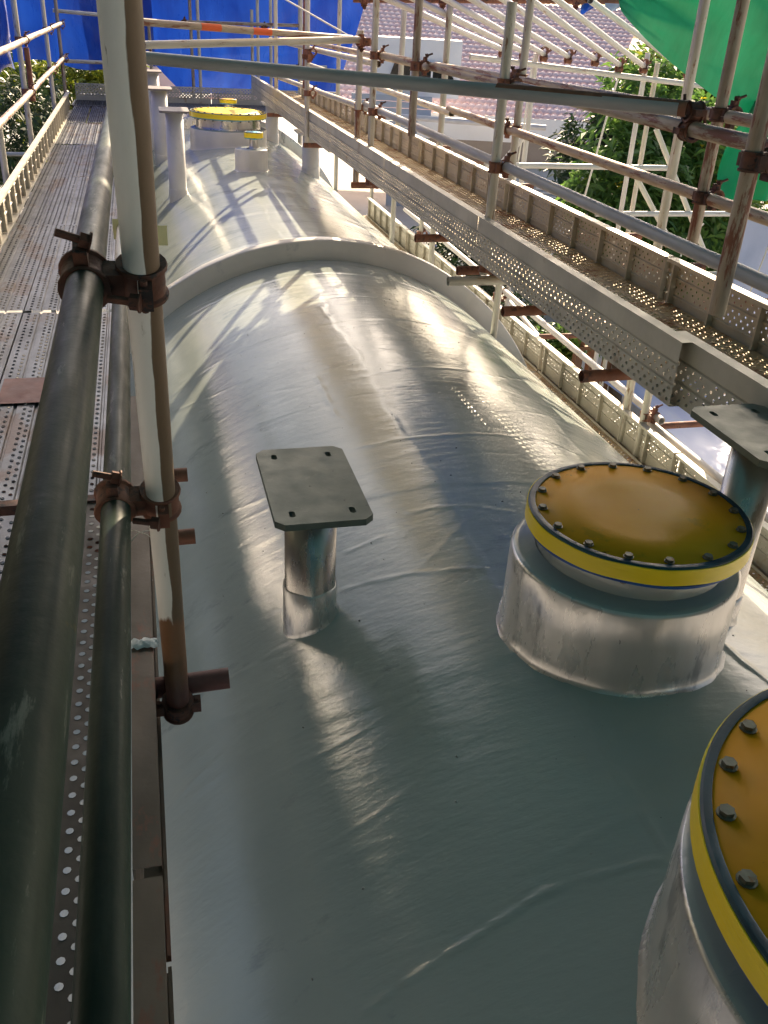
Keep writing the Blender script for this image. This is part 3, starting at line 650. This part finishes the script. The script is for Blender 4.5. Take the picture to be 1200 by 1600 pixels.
# long pale tube crossing in front, held at its right end
tube('cross_tube', (-.03, 4.28, -.205), (1.70, 2.86, -.222), M['greytube'], RW, n=24)
tube('cross_tube', (1.22, 3.256, -.2165), (1.72, 2.845, -.222), M['rust'], RW, r=.0246, n=24)
coupler(RW, (1.755, 2.86, -.288), (0, 1, 0), (-.77, .63, 0), off=(0, 0, 1), me=COUPD)
tube('cross_tube', (.08, 6.55, -.25), (1.60, 7.20, -.175), M['galv'], RW, n=20)
tube('cross_tube', (.08, 7.25, -.135), (1.72, 8.0, -.19), M['browntube'], RW, n=20)
d = Vector((1.64, .75, -.055)).normalized()
for a in (.45, .88):
    p = Vector((.08, 7.25, -.135))+d*a; tube('orange_band', p, p+d*.16, M['orange'], RW, r=.0247)
coupler(RW, (1.62, 7.22, -.19), (.77, .45, 0), (0, 0, 1), off=(.3, -.6, 0))
coupler(RW, (1.63, 9.6, -.40), (0, 0, 1), (1, .2, 0))
# lower walkway
LX = 2.93
for i, y0 in enumerate((2.2, 4.22, 6.24, 8.26, 10.28)):
    put('lower_toe_board', 'toe_low', (LX+.02, y0, -2.165), POS, RW)
    put('lower_plank', 'deck_rust', (LX-.20, y0, -2.405), None, RW)
    put('lower_plank', 'deck_grey', (LX+.05, y0, -2.402), None, RW)
tube('lower_rail', (3.03, 1.9, -2.19), (3.03, 4.75, -2.20), M['paletube'], RW, n=20)
tube('lower_rail', (3.03, 4.6, -2.135), (3.03, 10.8, -2.04), M['paletube'], RW)
for y in (4.68, 7.4, 9.9): coupler(RW, (2.96, y, -2.13), (0, 0, 1), (0, 1, 0), off=(1, 0, 0), me=COUP)
for y in (3.3, 5.2, 7.2, 9.0): tube('cross_tube', (2.70, y, -2.45), (3.9, y, -2.45), M['rust'], RW)
for p0, p1 in (((3.6, 6.0, -3.1), (3.6, 9.5, -3.1)), ((3.4, 5.5, -2.75), (3.9, 9.4, -2.75)), ((3.3, 7.0, -3.3), (4.6, 7.0, -3.3))):
    tube('brace_tube', p0, p1, M['paletube'], RW)

# ------------------------------------------------------------------ roof edge tube and tarpaulins
RF = thing('roof_frame', 'rusty tube frame overhead carrying the roof tarpaulins, its edge tube along the top of the picture', 'scaffold', (2.5, 6, .2))
tube('edge_tube', (1.62, 7.52, .080), (5.6, 7.52, .262), M['rust'], RF, n=20)
for x in (-.2, 2.2, 4.6): tube('roof_tube', (x, -3, 1.45), (x, 5.0, 1.45), M['galv'], RF)
for y in (-1, 2.5, 4.9): tube('roof_tube', (-1.4, y, 1.40), (5.0, y, 1.40), M['galv'], RF)
for x, y, z in ((1.70, 7.52, .085), (2.31, 7.52, .11), (3.4, 7.52, .16), (4.4, 7.52, .20)): coupler(RF, (x, y, z), (1, 0, .046), (0, 0, 1), off=(0, -1, 0))
def f1(u, v):   # right roof slope: from the edge tube up and back over the camera
    x = .9+4.9*u; y = 7.5-2.9*v; ze = .125+.046*(x-1.7)
    return x+0*v, y, ze+.02+(1.40-ze)*np.minimum(1, v*1.0)**.8 + wr(u, v, .006, seed=1)
def f1(u, v):
    x = (1.88-.6*v)*(1-u)+(2.78+2.6*v**1.7)*u; y = 7.52-2.7*v; ze = .085+.0457*(x-1.62)+.026
    return x, y, ze+(1.45-ze)*v**.85+wr(u, v, .02, seed=1)*v
cloth(f1, 60, 40, M['blue_tarp'], 'tarpaulin', 'blue roof tarpaulin sloping up from the rusty edge tube at the top of the picture')
def f2(u, v): return .2+5.4*u, 4.82-1.35*v*0-7.5*v, 1.47+wr(u, v, .03, seed=2)
def f2a(u, v): return .95+4.65*u, 4.85-7.8*v, 1.47+wr(u, v, .03, seed=2)
cloth(f2a, 50, 70, M['roof_tarp'], 'tarpaulin', 'flat blue grey roof tarpaulin stretched above the near end of the tank')
def f3(u, v): return -1.85+2.8*u, (5.65-.75*u)*(1-v)-2.9*v, 1.50+wr(u, v, .03, seed=3)  # out of view; front edge cut to end the sky streak on the shell
cloth(f3, 30, 60, M['roof_tarp'], 'tarpaulin', 'narrow blue grey roof tarpaulin, unseen above the near handrail, cut to shape reflections in the tank')
def f4(u, v): return .82+.85*u, 5.9+8.2*v, .62+.04*np.sin(6*u)+wr(u, v, .03, seed=4)  # added out of view: shades the left walkway, glows warm over the tank
cloth(f4, 50, 90, M['warm_fill_tarp'], 'tarpaulin', 'long cream strip added unseen above the tank to shade the left walkway and glow warm')
def f4b(u, v): return .80+.87*u, 3.9+2.0*v, .64+wr(u, v, .02, seed=14)  # added out of view to keep sun off the near left walkway
cloth(f4b, 20, 30, M['warm_fill_tarp'], 'tarpaulin', 'small cream strip added unseen next to the larger one to shade the near left walkway')
# left side curtain, corner, far curtain
def f5(u, v): 
    y = 5.6+11.1*u; zt = 1.45-.6*np.clip((y-5)/3, 0, 1); return -1.8+wr(u, v, .05, seed=5)*v+0*u, y, zt-v*(zt+1.0+.16*np.sin(u*12)+.15*u)
cloth(f5, 160, 50, M['blue_tarp'], 'tarpaulin', 'dark blue tarpaulin curtain hanging along the left walkway')
def f5b(u, v):  # added out of view to enclose the near left and dim it
    y = -3.0+8.7*u; return -1.83+wr(u, v, .05, seed=25)*v+0*u, y, 1.45-v*(2.42+.08*np.sin(u*9))
cloth(f5b, 80, 50, M['side_blocker'], 'tarpaulin', 'dull grey green curtain added unseen left of the near handrail to cut side light')
def f8b(u, v): return -1.85+6.8*u, -3.0+wr(u, v, .05, seed=15)*v, 1.47-2.9*v  # added behind the camera to lower the light on the near end
cloth(f8b, 60, 30, M['roof_tarp'], 'tarpaulin', 'blue grey curtain added unseen behind the camera to darken the near end of the tank')
def f6(u, v): return -1.8+2.15*u, 16.6+wr(u, v, .07, seed=6, su=1.6)*v, 1.4-v*(2.36-.06*np.sin(u*9))
cloth(f6, 70, 50, M['blue_tarp'], 'tarpaulin', 'dark blue tarpaulin closing the far left corner behind the end platform')
def f7(u, v):
    top = .25+4.05*u
    top = -.1+4.4*u; bl = -.1+3.66*u
    x = top*(1-v)+bl*v
    zb = -.98-.40*np.clip((u-.13)/.12, 0, 1)+.015*np.sin(u*20)
    return x, 17.6+wr(u, v, .11, 7, seed=8, su=1.3, sv=.6), 1.7+(zb-1.7)*v
cloth(f7, 150, 110, M['blue_tarp'], 'tarpaulin', 'bright blue tarpaulin curtain behind the far end of the tank')
# green tarp on the right
def f8(u, v):
    x = 3.05+2.9*u; zt = .30+.05*u
    low = -.02-.42*np.clip((u-.0)/.30, 0, 1)**.8-.10*np.clip((u-.3)/.7, 0, 1)
    low = .10-.62*(np.clip(u/.42, 0, 1))**.9
    return x, 6.1+.25*v*np.sin(3*u)+wr(u, v, .035, seed=9), zt+(low-zt)*v
cloth(f8, 70, 40, M['green_tarp'], 'tarpaulin', 'green tarpaulin sagging from the roof edge at the upper right')
def f9(u, v): return 4.30-.14*v+.9*u, 6.25+.08*np.sin(u*18+v*3)+wr(u, v, .03, seed=10), -.42-.68*v
cloth(f9, 50, 30, M['green_tarp'], 'tarpaulin', 'lower green tarpaulin curtain gathered beside the tree at the right edge')
def f10(u, v): return 3.66+.9*u-.10*v, 5.2+.3*u+wr(u, v, .01, seed=11), -1.02-.12*u-.8*v
cloth(f10, 30, 30, M['pale_sheet'], 'plastic_sheet', 'pale blue plastic sheet hanging upright beside the right walkway rail', 'sheet')
def f11(u, v): return 5.55+1.6*u, 9.9-3.6*v, -4.0+.03*np.sin(9*u+4*v)+wr(u, v, .02, seed=12)
cloth(f11, 30, 40, M['pale_sheet'], 'plastic_sheet', 'large pale blue sheet lying flat below the right walkway', 'sheet')
def f12(u, v): return 6.2+1.6*u, 19.4+.12*np.sin(u*26+v*2), -3.9-1.3*v
cloth(f12, 60, 20, M['blue_tarp'], 'tarpaulin', 'small blue tarpaulin far below, seen between the two right walkways')
def f13(u, v): return -2.6+3.2*u, -2+8*v, -4.2*0-5.26+.03*np.sin(8*u+5*v)  # pale reflecting sheet, added so the plank holes show bright
cloth(f13, 20, 40, M['white_wall'], 'bright_underlay', 'white sheet added on the ground to brighten the holes of the dark plank', 'sheet')
# torn scraps on the edge tube
for nm, x, s, mm, lb in (('tarp_scrap', 3.42, .10, 'blue_tarp', 'small torn blue scrap hanging from the rusty edge tube'), ('tarp_scrap', 3.62, .11, 'pale_sheet', 'small torn pale scrap hanging from the rusty edge tube')):
    zt = .085+.0457*(x-1.62)
    def fs(u, v, x=x, s=s, zt=zt): return x+s*1.6*u*(1-.6*v), 7.46+.01*np.sin(9*u), zt-.02-s*.9*v*(1-.4*u)
    cloth(fs, 8, 8, M[mm], nm, lb, 'scrap')
# white rope strands
G = 'white ropes hanging beyond the right walkway'
wire('rope', [(1.20, 9.0, .12), (1.45, 8.6, -.02), (1.72, 8.2, -.17)], M['rope'], None, .007, 'white rope slanting down in front of the bright blue tarpaulin', 'rope')
wire('rope', [(4.62, 9.0, -.45), (4.55, 9.0, -.9), (4.45, 9.0, -1.6)], M['rope'], None, .010, 'white rope hanging in front of the grey wall left of the tree', 'rope', G)
wire('rope', [(3.70, 9.0, -.30), (3.69, 9.0, -.9), (3.66, 9.0, -1.5)], M['rope'], None, .008, 'thin white rope hanging below the pink roof eave', 'rope', G)
wire('rope', [(3.92, 5.15, -1.0), (3.86, 5.12, -1.25), (3.80, 5.1, -1.5)], M['rope'], None, .005, 'thin white rope hanging against the pale blue upright sheet', 'rope', G)
wire('rope', [(5.0, 7.6, -1.55), (4.86, 7.6, -1.68), (4.83, 7.6, -1.85)], M['rope'], None, .007, 'short cream rope end hanging in front of the tree', 'rope', G)

# ------------------------------------------------------------------ pale canopy frame beyond the right walkway
CF = thing('canopy_frame', 'pale tube canopy frame with parallel sloping rafters in front of the pink roof', 'scaffold', (4.2, 8.5, -5.3))
tube('purlin_tube', (2.9, 8.5, -.30), (5.5, 8.5, -.47), M['paletube'], CF)
tops = [(3.16, 6.5, .12), (2.85, 6.5, .14), (2.62, 6.5, .15), (2.36, 6.5, .16), (2.12, 6.5, .15), (1.90, 6.5, .15), (1.66, 6.5, .14), (1.45, 6.5, .13), (3.55, 6.5, .10)]
ends = [(5.08, -.37), (4.61, -.34), (4.36, -.34), (4.11, -.30), (3.84, -.29), (3.6, -.28), (3.4, -.27), (3.2, -.26)]
for (xe, ze), t in zip(ends, tops):
    tube('rafter_tube', (xe, 8.5, ze+.03), (t[0], 6.75, t[2]+.03), M['paletube'], CF, r=.022)
    coupler(CF, (xe, 8.5, ze-.0), (1, 0, -.06), (0, 1, 0), off=(0, 0, 1))
for x, z0, z1 in ((4.66, -5.3, -.2), (4.78, -5.3, -.28), (3.55, -5.3, -.25)):
    tube('upright_tube', (x, 8.56, z0), (x, 8.56, z1), M['paletube'] if x < 4.7 else M['galv'], CF)
tube('rail_tube', (2.95, 8.0, -1.13), (4.78, 8.0, -1.13), M['paletube'], CF)
tube('rail_tube', (4.1, 8.0, -1.545), (5.8, 8.0, -1.54), M['paletube'], CF)
tube('brace_tube', (4.58, 8.02, -.80), (5.45, 8.02, -2.05), M['white_tube'], CF)
tube('brace_tube', (4.42, 8.05, -1.15), (5.0, 8.05, -1.85), M['white_tube'], CF)
tube('brace_tube', (3.75, 9.0, -.95), (3.2, 9.0, -1.6), M['paletube'], CF)
tube('upright_tube', (3.15, 4.9+.35, -5.3), (3.15, 5.25, .5), M['galv'], CF)

# ------------------------------------------------------------------ house
H = thing('tiled_house', 'house with pale pink tiled roof beyond the right walkway', 'house', (10, 30, -5.3))
def roof_slope(x0, y0, z0, x1, y1, z1, rows, cols, up, name='roof_tiles'):
    """wavy lapped tiles; eave from p0 to p1, 'up' is the slope vector to the ridge"""
    p0, p1, up = np.array([x0, y0, z0]), np.array([x1, y1, z1]), np.array(up)
    nrm = np.cross(p1-p0, up); nrm /= np.linalg.norm(nrm); k = 6
    Vs, Fs = [], []; base = 0
    for r_ in range(rows):
        t0, t1 = r_/rows, (r_+1.12)/rows
        u = np.linspace(0, 1, cols*k+1); wv = np.abs(np.sin(u*cols*np.pi))**.8*.055
        shift = 0
        for t, h, lift in ((t0, 0, .055), (t1, 1, .0)):
            P = p0+np.outer(u, p1-p0)+up*t+np.outer(wv+lift, nrm); Vs.append(P)
        P = p0+np.outer(u, p1-p0)+up*t0+np.outer(wv+.012, nrm); Vs.append(P)
        n = len(u); i = np.arange(n-1)
        Fs.append(np.stack([base+i, base+i+1, base+n+i+1, base+n+i], 1)); Fs.append(np.stack([base+2*n+i, base+2*n+i+1, base+i+1, base+i], 1)); base += 3*n
    V_ = np.vstack(Vs)-np.array(WL[H]); me = fast_mesh(V_, np.vstack(Fs)); return link(name, me, M['tile'], H, WL[H], kind='stuff')
roof_slope(2.0, 30.0, -2.54, 13.5, 27.1, -2.62, 26, 54, (7.0, 11.5, 3.2))
# lower lean-to roof left of the slab
# walls, fascia
def quadbox(name, p0, p1, z0, z1, d, m, parent=H):
    p0, p1 = Vector((*p0, 0)), Vector((*p1, 0)); v = (p1-p0); n = Vector((v.y, -v.x, 0)).normalized()*-d
    V = [(p.x, p.y, z) for z in (z0, z1) for p in (p0, p1, p1+n, p0+n)]
    Fc = [(3, 2, 1, 0), (4, 5, 6, 7), (0, 1, 5, 4), (1, 2, 6, 5), (2, 3, 7, 6), (3, 0, 4, 7)]
    c = Vector((sum(q[0] for q in V)/8, sum(q[1] for q in V)/8, z0))
    return link(name, mesh([tuple(Vector(q)-c) for q in V], Fc), m, parent, c)
quadbox('fascia_board', (7.6, 28.5), (14.2, 26.85), -3.12, -2.55, .15, M['white_wall'])
quadbox('upper_wall', (7.6, 28.75), (14.0, 27.1), -4.0, -3.12, .2, M['tan_wall'])
quadbox('lower_wall', (7.4, 28.65), (14.1, 27.0), -5.3, -3.98, .3, M['blue_wall'])
quadbox('ledge', (7.4, 28.55), (14.1, 26.9), -3.92, -3.85, .2, M['timber'])
for i in range(6):
    quadbox('louvre', (11.9, 27.45), (13.9, 26.95), -4.92+i*.12, -4.88+i*.12, .12, M['white_wall'])
# dormer with dark window
quadbox('dormer_wall', (6.35, 26.3), (8.55, 25.75), -1.95, -.55, 1.5, M['white_wall'])
V = [(0, 0, 0), (1.95, -.5, .05), (1.55, -.42, .68), (.25, -.05, .72)]
V += [(a+.02, b+.08, c) for a, b, c in V]
Fc = [(3, 2, 1, 0), (4, 5, 6, 7), (0, 1, 5, 4), (1, 2, 6, 5), (2, 3, 7, 6), (3, 0, 4, 7)]
wn = link('dormer_window', mesh(V, Fc), M['glass'], H, (6.58, 26.18, -1.78))
V, Fc = [], []
for x in (.62, 1.18): bx(V, Fc, x, x+.05, -.02, .06, .02, .70)
link('window_bar', mesh(V, Fc), M['white_wall'], wn, (0, -.30, 0))
for i in range(7):
    quadbox('wall_board', (5.6, 25.9), (7.7, 25.4), -3.0+i*.16, -2.86+i*.16, .08, M['blue_wall'])
quadbox('flat_roof_slab', (7.2, 24.9), (9.9, 24.2), -2.85, -2.45, 1.6, M['white_wall'])
tube('gutter_pipe', (6.4, 24.4, -2.30), (10.2, 23.4, -2.38), M['paletube'], H, r=.07)
# distant building glimpsed behind the far left supports
H2 = thing('distant_house', 'small pink and white house glimpsed behind the far left support pipes', 'house', (.3, 27, -5.3))
box('wall', (-.6, 26.6, -5.3), (1.0, 30, -2.25), M['white_wall'], H2)
box('roof', (-.8, 26.3, -2.22), (1.15, 30.2, -1.45), M['tile'], H2, .05)
box('awning', (.5, 26.0, -2.4), (1.9, 26.6, -2.28), M['pale_sheet'], H2)
# ------------------------------------------------------------------ timber rack, pot plant, bucket, shed
TR = thing('timber_rack', 'brown timber frame standing on the ground below the right walkway', 'rack', (6.9, 12.5, -5.3))
for i in range(7): box('timber_post', (6.35+i*.26, 12.3+.04*(i % 2), -5.3), (6.47+i*.26, 12.42+.04*(i % 2), -3.6-.06*i), M['timber'], TR)
for z in (-4.9, -4.4, -4.0): box('timber_rail', (6.2, 12.22, z), (8.1, 12.285, z+.06), M['timber'], TR)
def leaves(centers, radii, n, size, m, name, parent=None, loc=(0, 0, 0), whorl=8, seed=1, droop=.25, kind='stuff'):
    g_ = np.random.default_rng(seed); centers = np.array(centers, float); radii = np.array(radii, float)
    vol = radii.prod(1); pick = g_.choice(len(centers), n, p=vol/vol.sum())
    d = g_.normal(size=(n, 3)); d /= np.linalg.norm(d, axis=1)[:, None]
    rr = g_.uniform(.35, 1.0, n)**.5*(1+.18*g_.normal(size=n))
    C = centers[pick]+d*radii[pick]*rr[:, None]
    ax = d*.7+g_.normal(size=(n, 3))*.45+np.array([0, 0, .6]); ax /= np.linalg.norm(ax, axis=1)[:, None]
    Cw = np.repeat(C, whorl, 0); A = np.repeat(ax, whorl, 0); N_ = len(Cw)
    t = np.cross(A, g_.normal(size=(N_, 3))); t /= np.linalg.norm(t, axis=1)[:, None]
    L_ = size*g_.uniform(.6, 1.25, N_)[:, None]; dirv = t*.85+A*g_.uniform(.0, .9, N_)[:, None]; dirv /= np.linalg.norm(dirv, axis=1)[:, None]
    wv = np.cross(dirv, A); wv /= np.linalg.norm(wv, axis=1)[:, None]+1e-6; wv *= L_*.13
    b0 = Cw+A*g_.uniform(-.6, .6, N_)[:, None]*size; mid = b0+dirv*L_*.5; tip = b0+dirv*L_-np.array([0, 0, 1])*L_*droop
    Vv = np.stack([b0, mid-wv, tip, mid+wv], 1).reshape(-1, 3); Q = np.arange(4*N_).reshape(-1, 4)
    return link(name, fast_mesh(Vv-np.array(loc), Q), m, parent, loc, kind=kind if parent else None)
def tree(name, label, base, trunk_h, clumps, radii, n, size, m, seed, cat='tree', whorl=8, extra=None):
    T = thing(name, label, cat, base); b = Vector(base); g_ = random.Random(seed)
    def limb(nm, p, q, r0, r1, par):
        V, Fc = [], []; k = 6; n_ = 8; dd = (q-p)
        for i in range(k+1):
            c = dd*(i/k)+Vector((math.sin(i*1.3+seed), math.cos(i*1.7+seed), 0))*.04*(i > 0); r = r0+(r1-r0)*i/k
            for j in range(n_): V.append((c.x+r*math.cos(j*math.pi/4), c.y+r*math.sin(j*math.pi/4), c.z))
        for i in range(k):
            for j in range(n_): Fc.append((i*n_+j, i*n_+(j+1) % n_, (i+1)*n_+(j+1) % n_, (i+1)*n_+j))
        return link(nm, mesh(V, Fc, True), M['bark'], par, p if par in WL else (p-b))
    top = b+Vector((0, 0, trunk_h)); tr = limb('trunk', b, top, .12, .08, T)
    for c in clumps: limb('limb', top-Vector((0, 0, .3)), Vector(c), .055, .02, T)
    leaves(clumps, radii, n, size, m, 'crown', T, tuple(b), whorl, seed)
    if extra: leaves(clumps, radii, extra[1], size*.5, extra[0], 'blossom', T, tuple(b), 4, seed+5)
    return T
tree('oleander_tree', 'leafy green tree with whorled narrow leaves and yellow blossom right of the grey wall', (7.1, 12.2, -5.3), 2.3,
     [(6.3, 11.6, -1.9), (7.3, 12.2, -1.4), (6.6, 11.8, -2.9), (7.7, 11.8, -2.4), (7.0, 11.5, -3.5), (5.9, 11.4, -3.0), (6.75, 12.3, -.75), (7.9, 11.9, -3.5)], [(.75, .6, .6), (.85, .7, .6), (.8, .6, .6), (.8, .6, .7), (.9, .6, .6), (.6, .5, .5), (.6, .5, .4), (.8, .6, .6)], 2600, .21, M['leaf'], 3, extra=(M['flower'], 130))
tree('broadleaf_tree', 'yellow green tree behind the green tarpaulin at the upper right', (9.0, 14.5, -5.3), 3.0,
     [(8.6, 14, -1.6), (9.4, 14.2, -1.0), (8.3, 14.2, -.7), (9.6, 14, -2.4), (8.6, 13.8, -2.9)], [(.9, .7, .8), (.9, .7, .7), (.8, .6, .6), (.9, .7, .8), (1, .7, .8)], 1500, .22, M['leaf_yellow'], 4)
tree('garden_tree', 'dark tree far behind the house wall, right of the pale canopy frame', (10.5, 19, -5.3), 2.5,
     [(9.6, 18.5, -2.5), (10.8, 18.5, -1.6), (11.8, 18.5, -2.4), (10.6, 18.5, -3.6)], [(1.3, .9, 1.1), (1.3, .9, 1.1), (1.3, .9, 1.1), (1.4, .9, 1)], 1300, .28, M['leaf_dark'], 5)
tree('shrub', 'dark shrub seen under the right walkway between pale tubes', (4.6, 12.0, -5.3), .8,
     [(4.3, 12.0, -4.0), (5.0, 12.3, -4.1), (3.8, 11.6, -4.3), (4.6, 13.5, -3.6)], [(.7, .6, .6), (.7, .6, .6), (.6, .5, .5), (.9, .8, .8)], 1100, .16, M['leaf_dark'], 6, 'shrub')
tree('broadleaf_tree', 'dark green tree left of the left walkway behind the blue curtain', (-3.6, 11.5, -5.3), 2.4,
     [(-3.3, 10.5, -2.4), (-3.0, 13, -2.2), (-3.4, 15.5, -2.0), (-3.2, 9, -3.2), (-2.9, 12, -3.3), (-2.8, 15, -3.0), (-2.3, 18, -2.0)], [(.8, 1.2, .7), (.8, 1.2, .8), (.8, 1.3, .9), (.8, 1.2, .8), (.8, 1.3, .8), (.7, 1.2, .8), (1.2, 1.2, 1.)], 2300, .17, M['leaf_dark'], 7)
tree('broadleaf_tree', 'sunlit yellow green bush just beyond the far left corner', (-.9, 20.2, -5.3), 2.6,
     [(-1.2, 20, -1.5), (-.5, 20.2, -1.2), (-1.9, 20, -1.7), (-.9, 20, -2.4)], [(.7, .6, .55), (.6, .6, .5), (.7, .6, .6), (.9, .7, .6)], 1100, .17, M['leaf_yellow'], 8, 'bush')
tree('hedge_tree', 'tall dark hedge farther left behind the leafy tree and pale cross tubes', (-6, 22, -5.3), 1.5,
     [(-5.5, 8+3*i, z) for i in range(4) for z in (-4.2, -2.6, -1.1)]+[(-13+1.9*i, 25.5, z) for i in range(7) for z in (-4.4, -2.8, -1.3)], [(1.0, 1.9, 1.1)]*12+[(1.3, .8, 1.1)]*21, 5200, .28, M['leaf_dark'], 11, 'hedge')
PP = thing('potted_plant', 'small green plant in a pot below the right walkway beside the timber frame', 'plant', (6.35, 13.0, -5.3))
V, Fc = lathe([(.001, 0), (.16, 0), (.22, .36), (.24, .40), (.20, .40), (.18, .34), (.001, .34)], 20); link('pot', mesh(V, Fc, True), M['terracotta'], PP, (6.35, 13, -5.3))
leaves([(6.35, 13, -4.55), (6.5, 13, -4.7), (6.2, 13, -4.7)], [(.3, .3, .3), (.25, .25, .2), (.25, .25, .2)], 260, .14, M['leaf'], 'foliage', PP, (6.35, 13, -5.3), seed=21)
SH = thing('grey_shed', 'low pale grey shed wall behind the potted plant below the right walkway', 'shed', (7.0, 16.5, -5.3))
box('wall', (5.6, 15.8, -5.3), (9.2, 17.5, -3.9), M['blue_wall'], SH); box('roof', (5.5, 15.7, -3.9), (9.3, 17.6, -3.82), M['white_wall'], SH)
